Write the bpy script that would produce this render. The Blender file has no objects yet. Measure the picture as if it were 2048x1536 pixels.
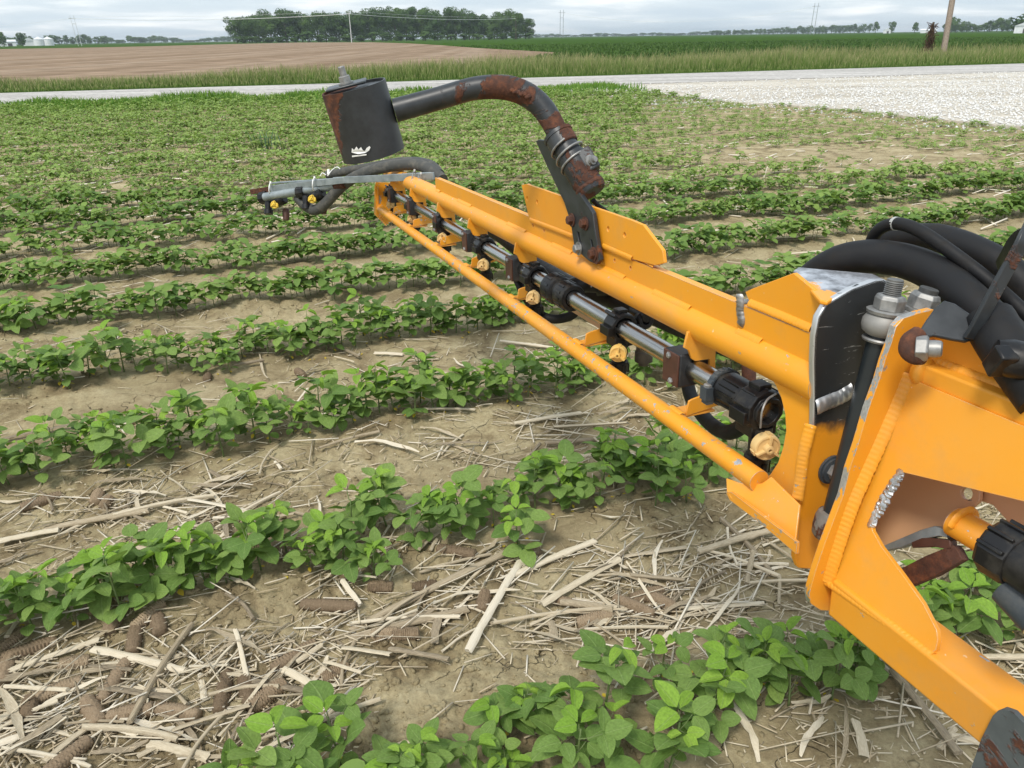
import bpy, math, random
import numpy as np
from mathutils import Vector, Matrix, Quaternion
from mathutils.geometry import tessellate_polygon
random.seed(7); RNG = np.random.default_rng(7)
SC = bpy.context.scene
COL = SC.collection

# ------------------------------------------------------------------ camera
F = 1500.0; H = 1.25
TH = math.atan((768 - 74.5) / F); ROLL = -0.0137
def _v(*a): return np.array(a, float)
fwd = _v(0, math.cos(TH), -math.sin(TH)); r0 = _v(1, 0, 0); u0 = np.cross(r0, fwd)
right = r0 * math.cos(ROLL) + u0 * math.sin(ROLL); upv = -r0 * math.sin(ROLL) + u0 * math.cos(ROLL)
CAM = _v(0, 0, H)
cam = bpy.data.cameras.new('camera'); camo = bpy.data.objects.new('camera', cam); COL.objects.link(camo)
cam.sensor_width = 36; cam.lens = F / 2048 * 36; cam.clip_start = 0.05; cam.clip_end = 12000
camo.matrix_world = Matrix(((right[0], upv[0], -fwd[0], 0), (right[1], upv[1], -fwd[1], 0), (right[2], upv[2], -fwd[2], H), (0, 0, 0, 1)))
SC.camera = camo

# ------------------------------------------------------------------ world, sun, exposure
SUN_EL, SUN_AZ = math.radians(56), math.radians(-150)    # azimuth from +Y clockwise: high, behind the camera's left shoulder
world = bpy.data.worlds.new('World'); SC.world = world; world.use_nodes = True
wt = world.node_tree; wt.nodes.clear()
def wn(t, **k):
    n = wt.nodes.new(t)
    for a, b in k.items(): setattr(n, a, b)
    return n
sky = wn('ShaderNodeTexSky', sky_type='NISHITA', sun_disc=False, sun_elevation=SUN_EL, sun_rotation=SUN_AZ, air_density=1.2, dust_density=2.5)
tc = wn('ShaderNodeTexCoord'); sep = wn('ShaderNodeSeparateXYZ'); wt.links.new(tc.outputs['Generated'], sep.inputs[0])
mx = wn('ShaderNodeMath', operation='MAXIMUM'); mx.inputs[1].default_value = 0.0; wt.links.new(sep.outputs['Z'], mx.inputs[0])
ad = wn('ShaderNodeMath', operation='ADD'); ad.inputs[1].default_value = 0.09; wt.links.new(mx.outputs[0], ad.inputs[0])
cmb = wn('ShaderNodeCombineXYZ')
for i, ax in enumerate('XY'):
    d = wn('ShaderNodeMath', operation='DIVIDE'); wt.links.new(sep.outputs[ax], d.inputs[0]); wt.links.new(ad.outputs[0], d.inputs[1]); wt.links.new(d.outputs[0], cmb.inputs[i])
nz = wn('ShaderNodeTexNoise'); nz.inputs['Scale'].default_value = 0.75; nz.inputs['Detail'].default_value = 7; nz.inputs['Roughness'].default_value = 0.52; nz.inputs['Distortion'].default_value = 0.35
wt.links.new(cmb.outputs[0], nz.inputs['Vector'])
cr = wn('ShaderNodeValToRGB'); e = cr.color_ramp.elements
e[0].position = 0.36; e[0].color = (3.9, 4.6, 5.2, 1); e[1].position = 0.66; e[1].color = (6.9, 7.05, 7.1, 1)
el = cr.color_ramp.elements.new(0.50); el.color = (4.5, 5.1, 5.55, 1)
wt.links.new(nz.outputs['Fac'], cr.inputs['Fac'])
mix = wn('ShaderNodeMix', data_type='RGBA'); mix.inputs['Factor'].default_value = 0.86
wt.links.new(sky.outputs[0], mix.inputs['A']); wt.links.new(cr.outputs[0], mix.inputs['B'])
bg = wn('ShaderNodeBackground'); bg.inputs['Strength'].default_value = 0.10; wo = wn('ShaderNodeOutputWorld')
wt.links.new(mix.outputs['Result'], bg.inputs['Color']); wt.links.new(bg.outputs[0], wo.inputs['Surface'])
sun = bpy.data.lights.new('sun', 'SUN'); suno = bpy.data.objects.new('sun', sun); COL.objects.link(suno)
sun.energy = 1.5; sun.angle = math.radians(12); sun.color = (1.0, 0.95, 0.87)
sd = Vector((math.sin(SUN_AZ) * math.cos(SUN_EL), math.cos(SUN_AZ) * math.cos(SUN_EL), math.sin(SUN_EL)))
suno.rotation_euler = sd.to_track_quat('Z', 'Y').to_euler()
SC.view_settings.view_transform = 'Standard'; SC.view_settings.look = 'None'; SC.view_settings.exposure = 0.97; SC.view_settings.gamma = 1.0
SC.view_settings.use_curve_mapping = False

# ------------------------------------------------------------------ picture -> place helpers
def ray(x, y): return fwd + right * (x - 1024) / F - upv * (y - 768) / F
def gnd(x, y, z=0.0):
    d = ray(x, y); return CAM + d * ((z - H) / d[2])
def PZ(x, y, Z): return CAM + ray(x, y) * Z
def proj(P):
    q = np.asarray(P, float) - CAM; z = q @ fwd
    return 1024 + F * (q @ right) / z, 768 - F * (q @ upv) / z, z
# boom frame: s outward along the boom, v across it, u up; O = spray pipe at the first nozzle
D = ray(400, 160); D = D / np.linalg.norm(D)
V = np.cross(D, [0, 0, 1.0]); V = V / np.linalg.norm(V); U = np.cross(V, D)
O = CAM + ray(1510, 810) * ((1 / 1110) / .000295 * .381 * (D @ fwd))
def B(s, v, u): return O + D * s + V * v + U * u
def loc(P):
    q = np.asarray(P, float) - O; return np.array([q @ D, q @ V, q @ U])
class Plane:
    def __init__(self, p, n): self.p = np.asarray(p, float); n = np.asarray(n, float); self.n = n / np.linalg.norm(n)
    def at(self, x, y):
        r = ray(x, y); return CAM + r * (((self.p - CAM) @ self.n) / (r @ self.n))
    def off(self, d): return Plane(self.p + self.n * d, self.n)
def PS(s): return Plane(B(s, 0, 0), -D)          # across the boom, normal towards the camera end
def PV(v): return Plane(B(0, v, 0), -V)          # along the boom, upright, normal towards the camera side
def PU(u): return Plane(B(0, 0, u), U)

# ------------------------------------------------------------------ noise
def _hash(ix, iy, s):
    h = (ix.astype(np.int64) * 374761393 + iy.astype(np.int64) * 668265263 + s * 1442695041) & 0xffffffff
    h = ((h ^ (h >> 13)) * 1274126177) & 0xffffffff
    return ((h ^ (h >> 16)) & 0xffff) / 65535.0
def vnoise(x, y, s=0):
    x = np.asarray(x, float); y = np.asarray(y, float); ix = np.floor(x); iy = np.floor(y); fx = x - ix; fy = y - iy
    fx = fx * fx * (3 - 2 * fx); fy = fy * fy * (3 - 2 * fy)
    a = _hash(ix, iy, s); b = _hash(ix + 1, iy, s); c = _hash(ix, iy + 1, s); d = _hash(ix + 1, iy + 1, s)
    return (a * (1 - fx) + b * fx) * (1 - fy) + (c * (1 - fx) + d * fx) * fy
RA = math.radians(19.3); RD = np.array([math.cos(RA), math.sin(RA)]); RN = np.array([-math.sin(RA), math.cos(RA)])
ROW0, ROWS = 0.906, 0.762
def hgt(x, y):
    x = np.asarray(x, float); y = np.asarray(y, float)
    r = np.hypot(x, y)
    f = np.clip((30 - r) / 15, 0, 1)
    per = (-x * math.sin(RA) + y * math.cos(RA) - ROW0) / ROWS
    h = 0.010 * np.cos(2 * np.pi * per) * f
    h = h + f * (0.030 * (vnoise(x * 1.3, y * 1.3, 1) - .5) + 0.022 * (vnoise(x * 4.3, y * 4.3, 2) - .5) + 0.012 * (vnoise(x * 11, y * 11, 3) - .5))
    g = np.clip((7 - r) / 3, 0, 1); c = np.clip((vnoise(x * 2.2, y * 2.2, 8) - .45) * 4, 0, 1)
    n = vnoise(x * 30, y * 30, 4); h = h + g * (0.003 + .011 * c) * (np.abs(n - .5) * 2) + g * (.0015 + .006 * c) * vnoise(x * 70, y * 70, 5)
    return h

# ------------------------------------------------------------------ materials
def new_mat(name):
    m = bpy.data.materials.new(name); m.use_nodes = True; t = m.node_tree
    return m, t, t.nodes['Principled BSDF']
def N(t, ty, ins=None, **k):
    n = t.nodes.new(ty)
    for a, b in k.items(): setattr(n, a, b)
    for a, b in (ins or {}).items():
        if hasattr(b, 'is_linked') or hasattr(b, 'links'): t.links.new(b, n.inputs[a])
        else: n.inputs[a].default_value = b
    return n
def coords(t, scale=(1, 1, 1), rot=(0, 0, 0), src='Object'):
    c = N(t, 'ShaderNodeTexCoord'); m = N(t, 'ShaderNodeMapping'); t.links.new(c.outputs[src], m.inputs['Vector'])
    m.inputs['Scale'].default_value = scale; m.inputs['Rotation'].default_value = rot
    return m.outputs[0]
def noise(t, vec, scale, detail=4, rough=.55, dist=0):
    return N(t, 'ShaderNodeTexNoise', {'Vector': vec, 'Scale': scale, 'Detail': detail, 'Roughness': rough, 'Distortion': dist}).outputs['Fac']
def ramp(t, fac, stops):
    n = N(t, 'ShaderNodeValToRGB', {'Fac': fac}); e = n.color_ramp.elements
    while len(e) < len(stops): e.new(0.5)
    for i, (p, c) in enumerate(stops):
        e[i].position = p; e[i].color = (c, c, c, 1) if isinstance(c, (int, float)) else (*c, 1)
    return n.outputs['Color']
def mixc(t, f, a, b, blend='MIX'):
    n = N(t, 'ShaderNodeMix', data_type='RGBA', blend_type=blend)
    for k, x in (('Factor', f), ('A', a), ('B', b)):
        s = [i for i in n.inputs if i.name == k and (i.type == ('VALUE' if k == 'Factor' else 'RGBA'))][0]
        if hasattr(x, 'links'): t.links.new(x, s)
        else: s.default_value = x if k == 'Factor' else (*x, 1)
    return [o for o in n.outputs if o.type == 'RGBA'][0]
def math_(t, op, a, b=0.0, clamp=False):
    n = N(t, 'ShaderNodeMath', operation=op, use_clamp=clamp)
    for i, x in enumerate((a, b)):
        if hasattr(x, 'links'): t.links.new(x, n.inputs[i])
        else: n.inputs[i].default_value = x
    return n.outputs[0]
def setp(t, b, **k):
    for a, x in k.items():
        a = a.replace('_', ' ')
        if hasattr(x, 'links'): t.links.new(x, b.inputs[a])
        else: b.inputs[a].default_value = (*x, 1) if isinstance(x, tuple) else x
def bump(t, b, h, strength=.3, dist=.002):
    n = N(t, 'ShaderNodeBump', {'Height': h, 'Strength': strength, 'Distance': dist}); t.links.new(n.outputs[0], b.inputs['Normal'])

def edge_mask(t, radius=.0025):
    be = N(t, 'ShaderNodeBevel', samples=4); be.inputs['Radius'].default_value = radius
    g = N(t, 'ShaderNodeNewGeometry')
    d = N(t, 'ShaderNodeVectorMath', operation='DOT_PRODUCT'); t.links.new(be.outputs[0], d.inputs[0]); t.links.new(g.outputs['Normal'], d.inputs[1])
    return math_(t, 'SUBTRACT', 1.0, d.outputs['Value'])

def side_mask(t):
    """1 on the sawn edges of a plate that stands across the boom"""
    g = N(t, 'ShaderNodeNewGeometry'); d = N(t, 'ShaderNodeVectorMath', operation='DOT_PRODUCT'); t.links.new(g.outputs['True Normal'], d.inputs[0]); d.inputs[1].default_value = tuple(D)
    return math_(t, 'LESS_THAN', math_(t, 'ABSOLUTE', d.outputs['Value']), .90)
def yellow_mat(name, wear=.5, base=(.80, .335, .014), dirt=.35, chips=.0, sides=False, specks=.775):
    m, t, b = new_mat(name); v = coords(t)
    n1 = noise(t, v, 3.0, 3); n2 = noise(t, v, 45, 5, .65, .4); n3 = noise(t, coords(t, (10, 60, 60)), 3, 4, .6, .3)
    col = mixc(t, ramp(t, n1, [(.35, 0), (.7, 1)]), base, (base[0] * .93, base[1] * .86, base[2]))
    dm = ramp(t, noise(t, v, 9, 6, .7), [(.52, 0), (.75, 1)])
    col = mixc(t, math_(t, 'MULTIPLY', dm, dirt * .5), col, (.42, .27, .12))
    em = edge_mask(t)
    e1 = math_(t, 'GREATER_THAN', math_(t, 'ADD', math_(t, 'MULTIPLY', math_(t, 'MINIMUM', em, .3), 1.2), math_(t, 'MULTIPLY', n2, .55)), .545 - .12 * wear)
    c2 = math_(t, 'GREATER_THAN', math_(t, 'ADD', n2, math_(t, 'MULTIPLY', n3, .35)), .90 - .095 * chips)
    chip = math_(t, 'MAXIMUM', e1, c2)
    if sides: chip = math_(t, 'MAXIMUM', chip, math_(t, 'MULTIPLY', side_mask(t), math_(t, 'GREATER_THAN', noise(t, coords(t, (1, 1, .35)), 38, 5, .7), .50)))
    film = ramp(t, noise(t, coords(t, (1, 1, 1), (.4, .2, 0)), 5.5, 7, .72), [(.40, 0), (.72, 1)]); col = mixc(t, math_(t, 'MULTIPLY', film, .07 + .14 * dirt), col, (.60, .38, .14))
    spk = math_(t, 'GREATER_THAN', noise(t, v, 130, 2), specks)
    col = mixc(t, math_(t, 'MULTIPLY', spk, .5), col, (.75, .62, .42))
    mets = ramp(t, noise(t, coords(t, (200, 30, 60)), 4, 3), [(.3, (.38, .38, .38)), (.7, (.62, .61, .58))])
    col = mixc(t, chip, col, mets)
    setp(t, b, Base_Color=col, Metallic=math_(t, 'MULTIPLY', chip, .75), Roughness=math_(t, 'ADD', .36, math_(t, 'MULTIPLY', n1, .16)), Specular_IOR_Level=.45)
    h = math_(t, 'SUBTRACT', math_(t, 'MULTIPLY', noise(t, v, 260, 2), .35), math_(t, 'MULTIPLY', chip, 1.0)); bump(t, b, h, .35, .0006)
    return m
YEL = yellow_mat('yellow_paint', .35, chips=-.3, dirt=.7)
YELW = yellow_mat('worn_yellow_paint', 1.1, chips=1.08, dirt=.9, specks=.70)
YELE = yellow_mat('yellow_paint_bare_edges', .9, chips=.2, sides=True)
YELM = yellow_mat('yellow_paint_chipped', .75, chips=.3, dirt=.7, specks=.74)
YTAN = yellow_mat('faded_tan_paint', .1, base=(.60, .37, .19), dirt=.5, chips=-.6)

def metal_mat(name, lo, hi, rough=.35, met=1.0, stretch=(1, 1, 1), rust=0.0, sc=20, bias=()):
    m, t, b = new_mat(name); v = coords(t, stretch)
    n = noise(t, v, sc, 5, .6); col = ramp(t, n, [(.3, lo), (.7, hi)]); me = met; ro = math_(t, 'ADD', rough, math_(t, 'MULTIPLY', math_(t, 'SUBTRACT', n, .5), .25))
    if rust or bias:
        v2 = coords(t); nn = noise(t, v2, 13, 6, .68, .8)
        for (pt, dr, k, lim) in bias:      # rust that has settled in one place: k per metre along dr from pt
            g_ = N(t, 'ShaderNodeNewGeometry'); d_ = N(t, 'ShaderNodeVectorMath', operation='SUBTRACT'); t.links.new(g_.outputs['Position'], d_.inputs[0]); d_.inputs[1].default_value = tuple(pt)
            if dr is None: l_ = N(t, 'ShaderNodeVectorMath', operation='LENGTH'); t.links.new(d_.outputs[0], l_.inputs[0]); w_ = math_(t, 'MULTIPLY', math_(t, 'SUBTRACT', lim[2], l_.outputs['Value']), k)
            else: l_ = N(t, 'ShaderNodeVectorMath', operation='DOT_PRODUCT'); t.links.new(d_.outputs[0], l_.inputs[0]); l_.inputs[1].default_value = tuple(dr); w_ = math_(t, 'MULTIPLY', l_.outputs['Value'], k)
            nn = math_(t, 'ADD', nn, math_(t, 'MAXIMUM', math_(t, 'MINIMUM', w_, lim[1]), lim[0]))
        rm = ramp(t, nn, [(.60 - .22 * rust, 0), (.64 - .22 * rust, 1)])
        rc = ramp(t, noise(t, v2, 60, 5, .7), [(.25, (.028, .013, .009)), (.5, (.075, .027, .014)), (.75, (.19, .062, .022))])
        col = mixc(t, rm, col, rc); me = math_(t, 'MULTIPLY', math_(t, 'SUBTRACT', 1.0, rm), met); ro = mixc(t, rm, ro, (.85,) * 3)
        bump(t, b, math_(t, 'MULTIPLY', rm, noise(t, v2, 90, 4)), .9, .0025)
    else: bump(t, b, noise(t, v, sc * 12, 2), .12, .0005)
    setp(t, b, Base_Color=col, Metallic=me, Roughness=ro)
    return m
STEEL = metal_mat('stainless_pipe', (.26, .255, .25), (.55, .54, .52), .24, 1, (.6, 30, 30), sc=6)
BARE = metal_mat('scraped_aluminium', (.33, .34, .35), (.72, .73, .74), .42, .9, (1, 1, 1), sc=40)
ZINC = metal_mat('zinc_bolt', (.20, .20, .195), (.38, .375, .36), .5, .6, sc=90)
GALV = metal_mat('galvanised_steel', (.20, .235, .245), (.34, .38, .39), .5, .45, sc=30)
RUST = metal_mat('rusty_steel', (.05, .022, .016), (.12, .05, .03), .8, .1, rust=.9, sc=40)
BRWN = metal_mat('rust_brown_plate', (.055, .022, .015), (.10, .04, .024), .55, .1, sc=40)
BLKR = metal_mat('black_paint_rusting', (.022, .025, .028), (.055, .060, .064), .42, .0, rust=.50, sc=35)
BLKD = metal_mat('black_paint_steel', (.015, .017, .019), (.034, .038, .042), .40, .0, rust=.16, sc=30)
ROD = metal_mat('dark_grey_rod', (.017, .022, .025), (.028, .035, .039), .38, .1, sc=8)

def plate_black():
    m, t, b = new_mat('bare_end_plate'); v = coords(t)
    base = ramp(t, noise(t, v, 7, 5), [(.3, (.013, .014, .015)), (.7, (.032, .034, .036))])
    sp = coords(t, (1, 1, 6), (.9, 0, 0)); scr = ramp(t, noise(t, sp, 26, 6, .75, .6), [(.64, 0), (.69, 1)])
    em = math_(t, 'GREATER_THAN', math_(t, 'ADD', edge_mask(t, .004), math_(t, 'MULTIPLY', noise(t, v, 60), .1)), .10)
    # the bare metal only covers the plate's upper half; the lower half keeps its yellow paint
    s = N(t, 'ShaderNodeSeparateXYZ', {'Vector': v}); up = ramp(t, math_(t, 'ADD', s.outputs['Z'], math_(t, 'MULTIPLY', noise(t, v, 40, 5), .03)), [(.024, 0), (.038, 1)])
    em = math_(t, 'MAXIMUM', em, math_(t, 'MULTIPLY', side_mask(t), math_(t, 'GREATER_THAN', noise(t, v, 45, 4), .36)))
    col = mixc(t, math_(t, 'MAXIMUM', scr, em), base, (.62, .63, .64))
    wornlow = math_(t, 'GREATER_THAN', math_(t, 'ADD', edge_mask(t, .003), math_(t, 'MULTIPLY', noise(t, v, 50, 5, .7), .6)), .47)
    low = mixc(t, wornlow, (.78, .30, .014), (.6, .6, .58))
    col = mixc(t, up, low, col)
    setp(t, b, Base_Color=col, Roughness=.42, Metallic=math_(t, 'MULTIPLY', math_(t, 'MULTIPLY', up, math_(t, 'MAXIMUM', scr, em)), .8))
    bump(t, b, noise(t, v, 120, 3), .2, .0006)
    return m
ENDP = plate_black()
def top_flange_mat():
    m, t, b = new_mat('scraped_yellow_flange'); v = coords(t)
    s = N(t, 'ShaderNodeSeparateXYZ', {'Vector': v})
    # worn away on the side where the hoses rub
    g = math_(t, 'ADD', math_(t, 'MULTIPLY', s.outputs['Y'], -9.0), math_(t, 'MULTIPLY', noise(t, v, 35, 6, .7, .5), .9))
    f = ramp(t, g, [(.58, 0), (.63, 1)])
    dark = ramp(t, noise(t, v, 30, 5, .7), [(.35, (.10, .10, .11)), (.6, (.62, .64, .68))])
    col = mixc(t, f, (.80, .32, .02), dark); setp(t, b, Base_Color=col, Metallic=math_(t, 'MULTIPLY', f, .6), Roughness=.4); bump(t, b, noise(t, v, 120, 4), .3, .0008); return m
FLNG = top_flange_mat()

def plastic(name, c, rough=.45, dust=.25, dustc=(.30, .26, .19)):
    m, t, b = new_mat(name); v = coords(t)
    d = ramp(t, noise(t, v, 30, 6, .7), [(.5, 0), (.72, 1)])
    setp(t, b, Specular_IOR_Level=.35, Base_Color=mixc(t, math_(t, 'MULTIPLY', d, dust), c, dustc), Roughness=math_(t, 'ADD', rough, math_(t, 'MULTIPLY', d, .25)))
    bump(t, b, noise(t, v, 150, 3), .15, .0006); return m
BLK = plastic('black_plastic', (.0065, .0065, .0075), .38, .10)
GRYP = plastic('grey_plastic', (.045, .055, .065), .5, .2)
BLOK = plastic('dark_clamp_block', (.022, .024, .027), .5, .15)
HOSE = plastic('black_rubber_hose', (.0065, .0065, .0075), .60, .16, (.075, .06, .04))
HOSEG = plastic('dusty_hose', (.06, .06, .055), .6, .5, (.22, .2, .16))
CAPY = plastic('yellow_cap_plastic', (.72, .46, .13), .42, .3, (.40, .30, .16))
CAPT = plastic('sun_faded_cap', (.66, .46, .20), .5, .35, (.4, .3, .18))
WHT = plastic('white_plastic', (.75, .75, .72), .5, .2)
SEAL = plastic('white_lettering', (.80, .80, .78), .5, .0)

def soil_mat(name='soil', far=False):
    m, t, b = new_mat(name); v = coords(t)
    big = noise(t, v, .9, 5, .6); mid = noise(t, v, 5.5, 7, .65, .6); fin = noise(t, v, 75, 8, .85)
    c1 = ramp(t, mid, [(.30, (.145, .108, .060)), (.41, (.275, .22, .128)), (.52, (.41, .345, .208)), (.68, (.53, .465, .30))])
    c2 = ramp(t, fin, [(.3, (.55, .52, .48)), (.66, (1.16, 1.15, 1.13))])
    col = mixc(t, 1.0, c1, c2, 'MULTIPLY')
    col = mixc(t, ramp(t, big, [(.4, 0), (.65, .5)]), col, (.31, .25, .15))
    wv = N(t, 'ShaderNodeVectorMath', operation='ADD'); t.links.new(v, wv.inputs[0])
    nn = N(t, 'ShaderNodeTexNoise', {'Vector': v, 'Scale': 9.0, 'Detail': 4.0}); sc_ = N(t, 'ShaderNodeVectorMath', operation='SCALE'); t.links.new(nn.outputs['Color'], sc_.inputs[0]); sc_.inputs['Scale'].default_value = .16; t.links.new(sc_.outputs[0], wv.inputs[1])
    vo = N(t, 'ShaderNodeTexVoronoi', {'Vector': wv.outputs[0], 'Scale': 7.0}, feature='DISTANCE_TO_EDGE')
    ck = ramp(t, vo.outputs['Distance'], [(.0, 1), (.011, 0)])
    ck = math_(t, 'MULTIPLY', ck, ramp(t, noise(t, v, 3.1, 3), [(.50, 0), (.58, 1)]))
    col = mixc(t, math_(t, 'MULTIPLY', ck, .55), col, (.07, .048, .028))  # shade inside the cracks painted into the soil colour, besides their relief
    h = math_(t, 'SUBTRACT', math_(t, 'ADD', math_(t, 'MULTIPLY', fin, .35), math_(t, 'MULTIPLY', noise(t, v, 220, 3), .12)), math_(t, 'MULTIPLY', ck, .7))
    setp(t, b, Base_Color=col, Roughness=.95, Specular_IOR_Level=.15); bump(t, b, h, 1.0, .016)
    return m
SOIL = soil_mat()

def flat_noise(name, stops, scale, stretch=(1, 1, 1), rot=0, rough=.9, bd=.02, bs=.5, sc2=None):
    m, t, b = new_mat(name); v = coords(t, stretch, (0, 0, rot))
    n = noise(t, v, scale, 7, .68); c = ramp(t, n, stops)
    if sc2:
        c = mixc(t, 1.0, c, ramp(t, noise(t, coords(t), sc2, 4), [(.3, .72), (.7, 1.2)]), 'MULTIPLY')
    setp(t, b, Base_Color=c, Roughness=rough, Specular_IOR_Level=.0 if 'crop' in name or 'grass' in name or 'soil' in name else .2); bump(t, b, n, bs, bd); return m
ROADM = flat_noise('road_chipseal', [(.3, (.30, .28, .26)), (.5, (.42, .40, .375)), (.7, (.56, .54, .51))], .9, (.16, 1.6, 1), math.radians(-17), bd=.004, sc2=8)
GRAVM = flat_noise('gravel_bed', [(.3, (.34, .30, .24)), (.5, (.50, .455, .38)), (.7, (.62, .59, .53))], .45, (.4, 1.6, 1), math.radians(-15), bd=.03, sc2=18)
TILL = flat_noise('tilled_soil', [(.25, (.17, .120, .080)), (.5, (.265, .195, .138)), (.75, (.36, .285, .215))], .10, (3.0, .06, 1), math.radians(-8), bd=.02, sc2=.5)
CROP = flat_noise('green_crop', [(.25, (.030, .062, .012)), (.5, (.048, .095, .020)), (.8, (.080, .140, .032))], .12, (.25, 1.6, 1), math.radians(4), bd=.3, sc2=.8)
VRG = flat_noise('grass_floor', [(.3, (.035, .055, .015)), (.7, (.09, .14, .035))], 3)

def leaf_mat(name, base, light, vein=True, transl=.32, tintamt=.5):
    m, t, b = new_mat(name)
    at = N(t, 'ShaderNodeAttribute', attribute_name='tint'); oi = N(t, 'ShaderNodeObjectInfo')
    f = math_(t, 'ADD', math_(t, 'MULTIPLY', at.outputs['Fac'], .75), math_(t, 'MULTIPLY', oi.outputs['Random'], .35), True)
    col = mixc(t, f, base, light)
    if vein:
        uv = N(t, 'ShaderNodeUVMap'); s = N(t, 'ShaderNodeSeparateXYZ', {'Vector': uv.outputs[0]})
        a = math_(t, 'ABSOLUTE', math_(t, 'SUBTRACT', s.outputs['X'], .5))
        mid = ramp(t, a, [(.012, 1), (.035, 0)])
        sv = math_(t, 'FRACT', math_(t, 'MULTIPLY', math_(t, 'SUBTRACT', s.outputs['Y'], math_(t, 'MULTIPLY', a, .85)), 7.5))
        side = ramp(t, math_(t, 'ABSOLUTE', math_(t, 'SUBTRACT', sv, .5)), [(.035, .45), (.10, 0)])
        vm = math_(t, 'MAXIMUM', mid, side)
        col = mixc(t, math_(t, 'MULTIPLY', vm, .5), col, (.30, .42, .14))
        bl = noise(t, coords(t, src='UV'), 9, 4); col = mixc(t, 1.0, col, ramp(t, bl, [(.3, .78), (.7, 1.18)]), 'MULTIPLY')
        bump(t, b, math_(t, 'SUBTRACT', math_(t, 'MULTIPLY', bl, .6), math_(t, 'MULTIPLY', vm, .5)), .55, .0025)
    setp(t, b, Base_Color=col, Roughness=.62, Specular_IOR_Level=.22)
    tr = N(t, 'ShaderNodeBsdfTranslucent'); t.links.new(mixc(t, .5, col, (.22, .36, .03)), tr.inputs['Color'])
    ms = N(t, 'ShaderNodeMixShader', {'Fac': transl}); out = t.nodes['Material Output']
    t.links.new(b.outputs[0], ms.inputs[1]); t.links.new(tr.outputs[0], ms.inputs[2]); t.links.new(ms.outputs[0], out.inputs['Surface'])
    return m
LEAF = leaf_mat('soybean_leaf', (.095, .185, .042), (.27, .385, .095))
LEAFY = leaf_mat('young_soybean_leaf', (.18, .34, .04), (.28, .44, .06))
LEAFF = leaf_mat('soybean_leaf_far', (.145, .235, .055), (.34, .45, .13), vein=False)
STEM = leaf_mat('soybean_stem', (.14, .20, .07), (.20, .24, .10), vein=False, transl=.1)
COTY = leaf_mat('yellow_seed_leaf', (.60, .42, .04), (.65, .50, .06), vein=False, transl=.2)

def straw_mat(name, stops, rough=.8, st=(4, 4, 60)):
    m, t, b = new_mat(name); oi = N(t, 'ShaderNodeObjectInfo'); at = N(t, 'ShaderNodeAttribute', attribute_name='tint')
    v = coords(t, st); n = noise(t, v, 9, 5, .65)
    f = math_(t, 'ADD', math_(t, 'MULTIPLY', n, .50), math_(t, 'ADD', math_(t, 'MULTIPLY', oi.outputs['Random'], .46), math_(t, 'MULTIPLY', at.outputs['Fac'], .50)), True)
    setp(t, b, Base_Color=ramp(t, f, stops), Roughness=rough, Specular_IOR_Level=.2); bump(t, b, noise(t, v, 30, 3), .6, .0015); return m
STRAW = straw_mat('corn_stalk', [(.2, (.15, .12, .085)), (.38, (.36, .295, .20)), (.58, (.56, .485, .355)), (.85, (.72, .66, .55))], st=(4, 60, 60))
CHIP = straw_mat('straw_bits', [(.0, (.11, .08, .05)), (.35, (.25, .19, .12)), (.65, (.42, .34, .225)), (.95, (.60, .52, .38))], st=(3, 3, 3))
COB = straw_mat('corn_cob', [(.2, (.12, .085, .052)), (.5, (.25, .185, .12)), (.85, (.42, .33, .22))], st=(30, 30, 30))
STONE = straw_mat('white_stone', [(.1, (.28, .27, .25)), (.4, (.50, .49, .465)), (.9, (.70, .69, .665))], st=(6, 6, 6))

def grass_mat(name, lo, mid, hi):
    m, t, b = new_mat(name); at = N(t, 'ShaderNodeAttribute', attribute_name='tint')
    c = ramp(t, at.outputs['Fac'], [(0, lo), (.42, mid), (.85, hi)])
    setp(t, b, Base_Color=c, Roughness=.7, Specular_IOR_Level=.2)
    tr = N(t, 'ShaderNodeBsdfTranslucent'); t.links.new(c, tr.inputs['Color'])
    ms = N(t, 'ShaderNodeMixShader', {'Fac': .3}); out = t.nodes['Material Output']
    t.links.new(b.outputs[0], ms.inputs[1]); t.links.new(tr.outputs[0], ms.inputs[2]); t.links.new(ms.outputs[0], out.inputs['Surface']); return m
TALL = grass_mat('tall_grass', (.085, .165, .028), (.17, .245, .06), (.42, .37, .19))
SHORT = grass_mat('short_grass', (.065, .17, .022), (.12, .25, .035), (.26, .36, .07))
def tree_mat(name, lo, hi):
    m, t, b = new_mat(name); at = N(t, 'ShaderNodeAttribute', attribute_name='tint'); oi = N(t, 'ShaderNodeObjectInfo')
    f = math_(t, 'ADD', math_(t, 'MULTIPLY', at.outputs['Fac'], .6), math_(t, 'MULTIPLY', oi.outputs['Random'], .4))
    c = mixc(t, f, lo, hi); setp(t, b, Base_Color=c, Roughness=.8, Specular_IOR_Level=.1)
    tr = N(t, 'ShaderNodeBsdfTranslucent'); t.links.new(c, tr.inputs['Color'])
    ms = N(t, 'ShaderNodeMixShader', {'Fac': .18}); out = t.nodes['Material Output']
    t.links.new(b.outputs[0], ms.inputs[1]); t.links.new(tr.outputs[0], ms.inputs[2]); t.links.new(ms.outputs[0], out.inputs['Surface']); return m
CROWN = tree_mat('tree_foliage', (.035, .078, .022), (.11, .18, .045))
BARK = flat_noise('bark', [(.3, (.07, .055, .04)), (.7, (.16, .13, .10))], 3)
POLEW = flat_noise('weathered_pole', [(.3, (.15, .115, .085)), (.7, (.30, .25, .20))], 6, (4, 4, .5))
POLEL = flat_noise('pale_pole', [(.3, (.50, .51, .50)), (.7, (.66, .66, .65))], 2)
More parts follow.
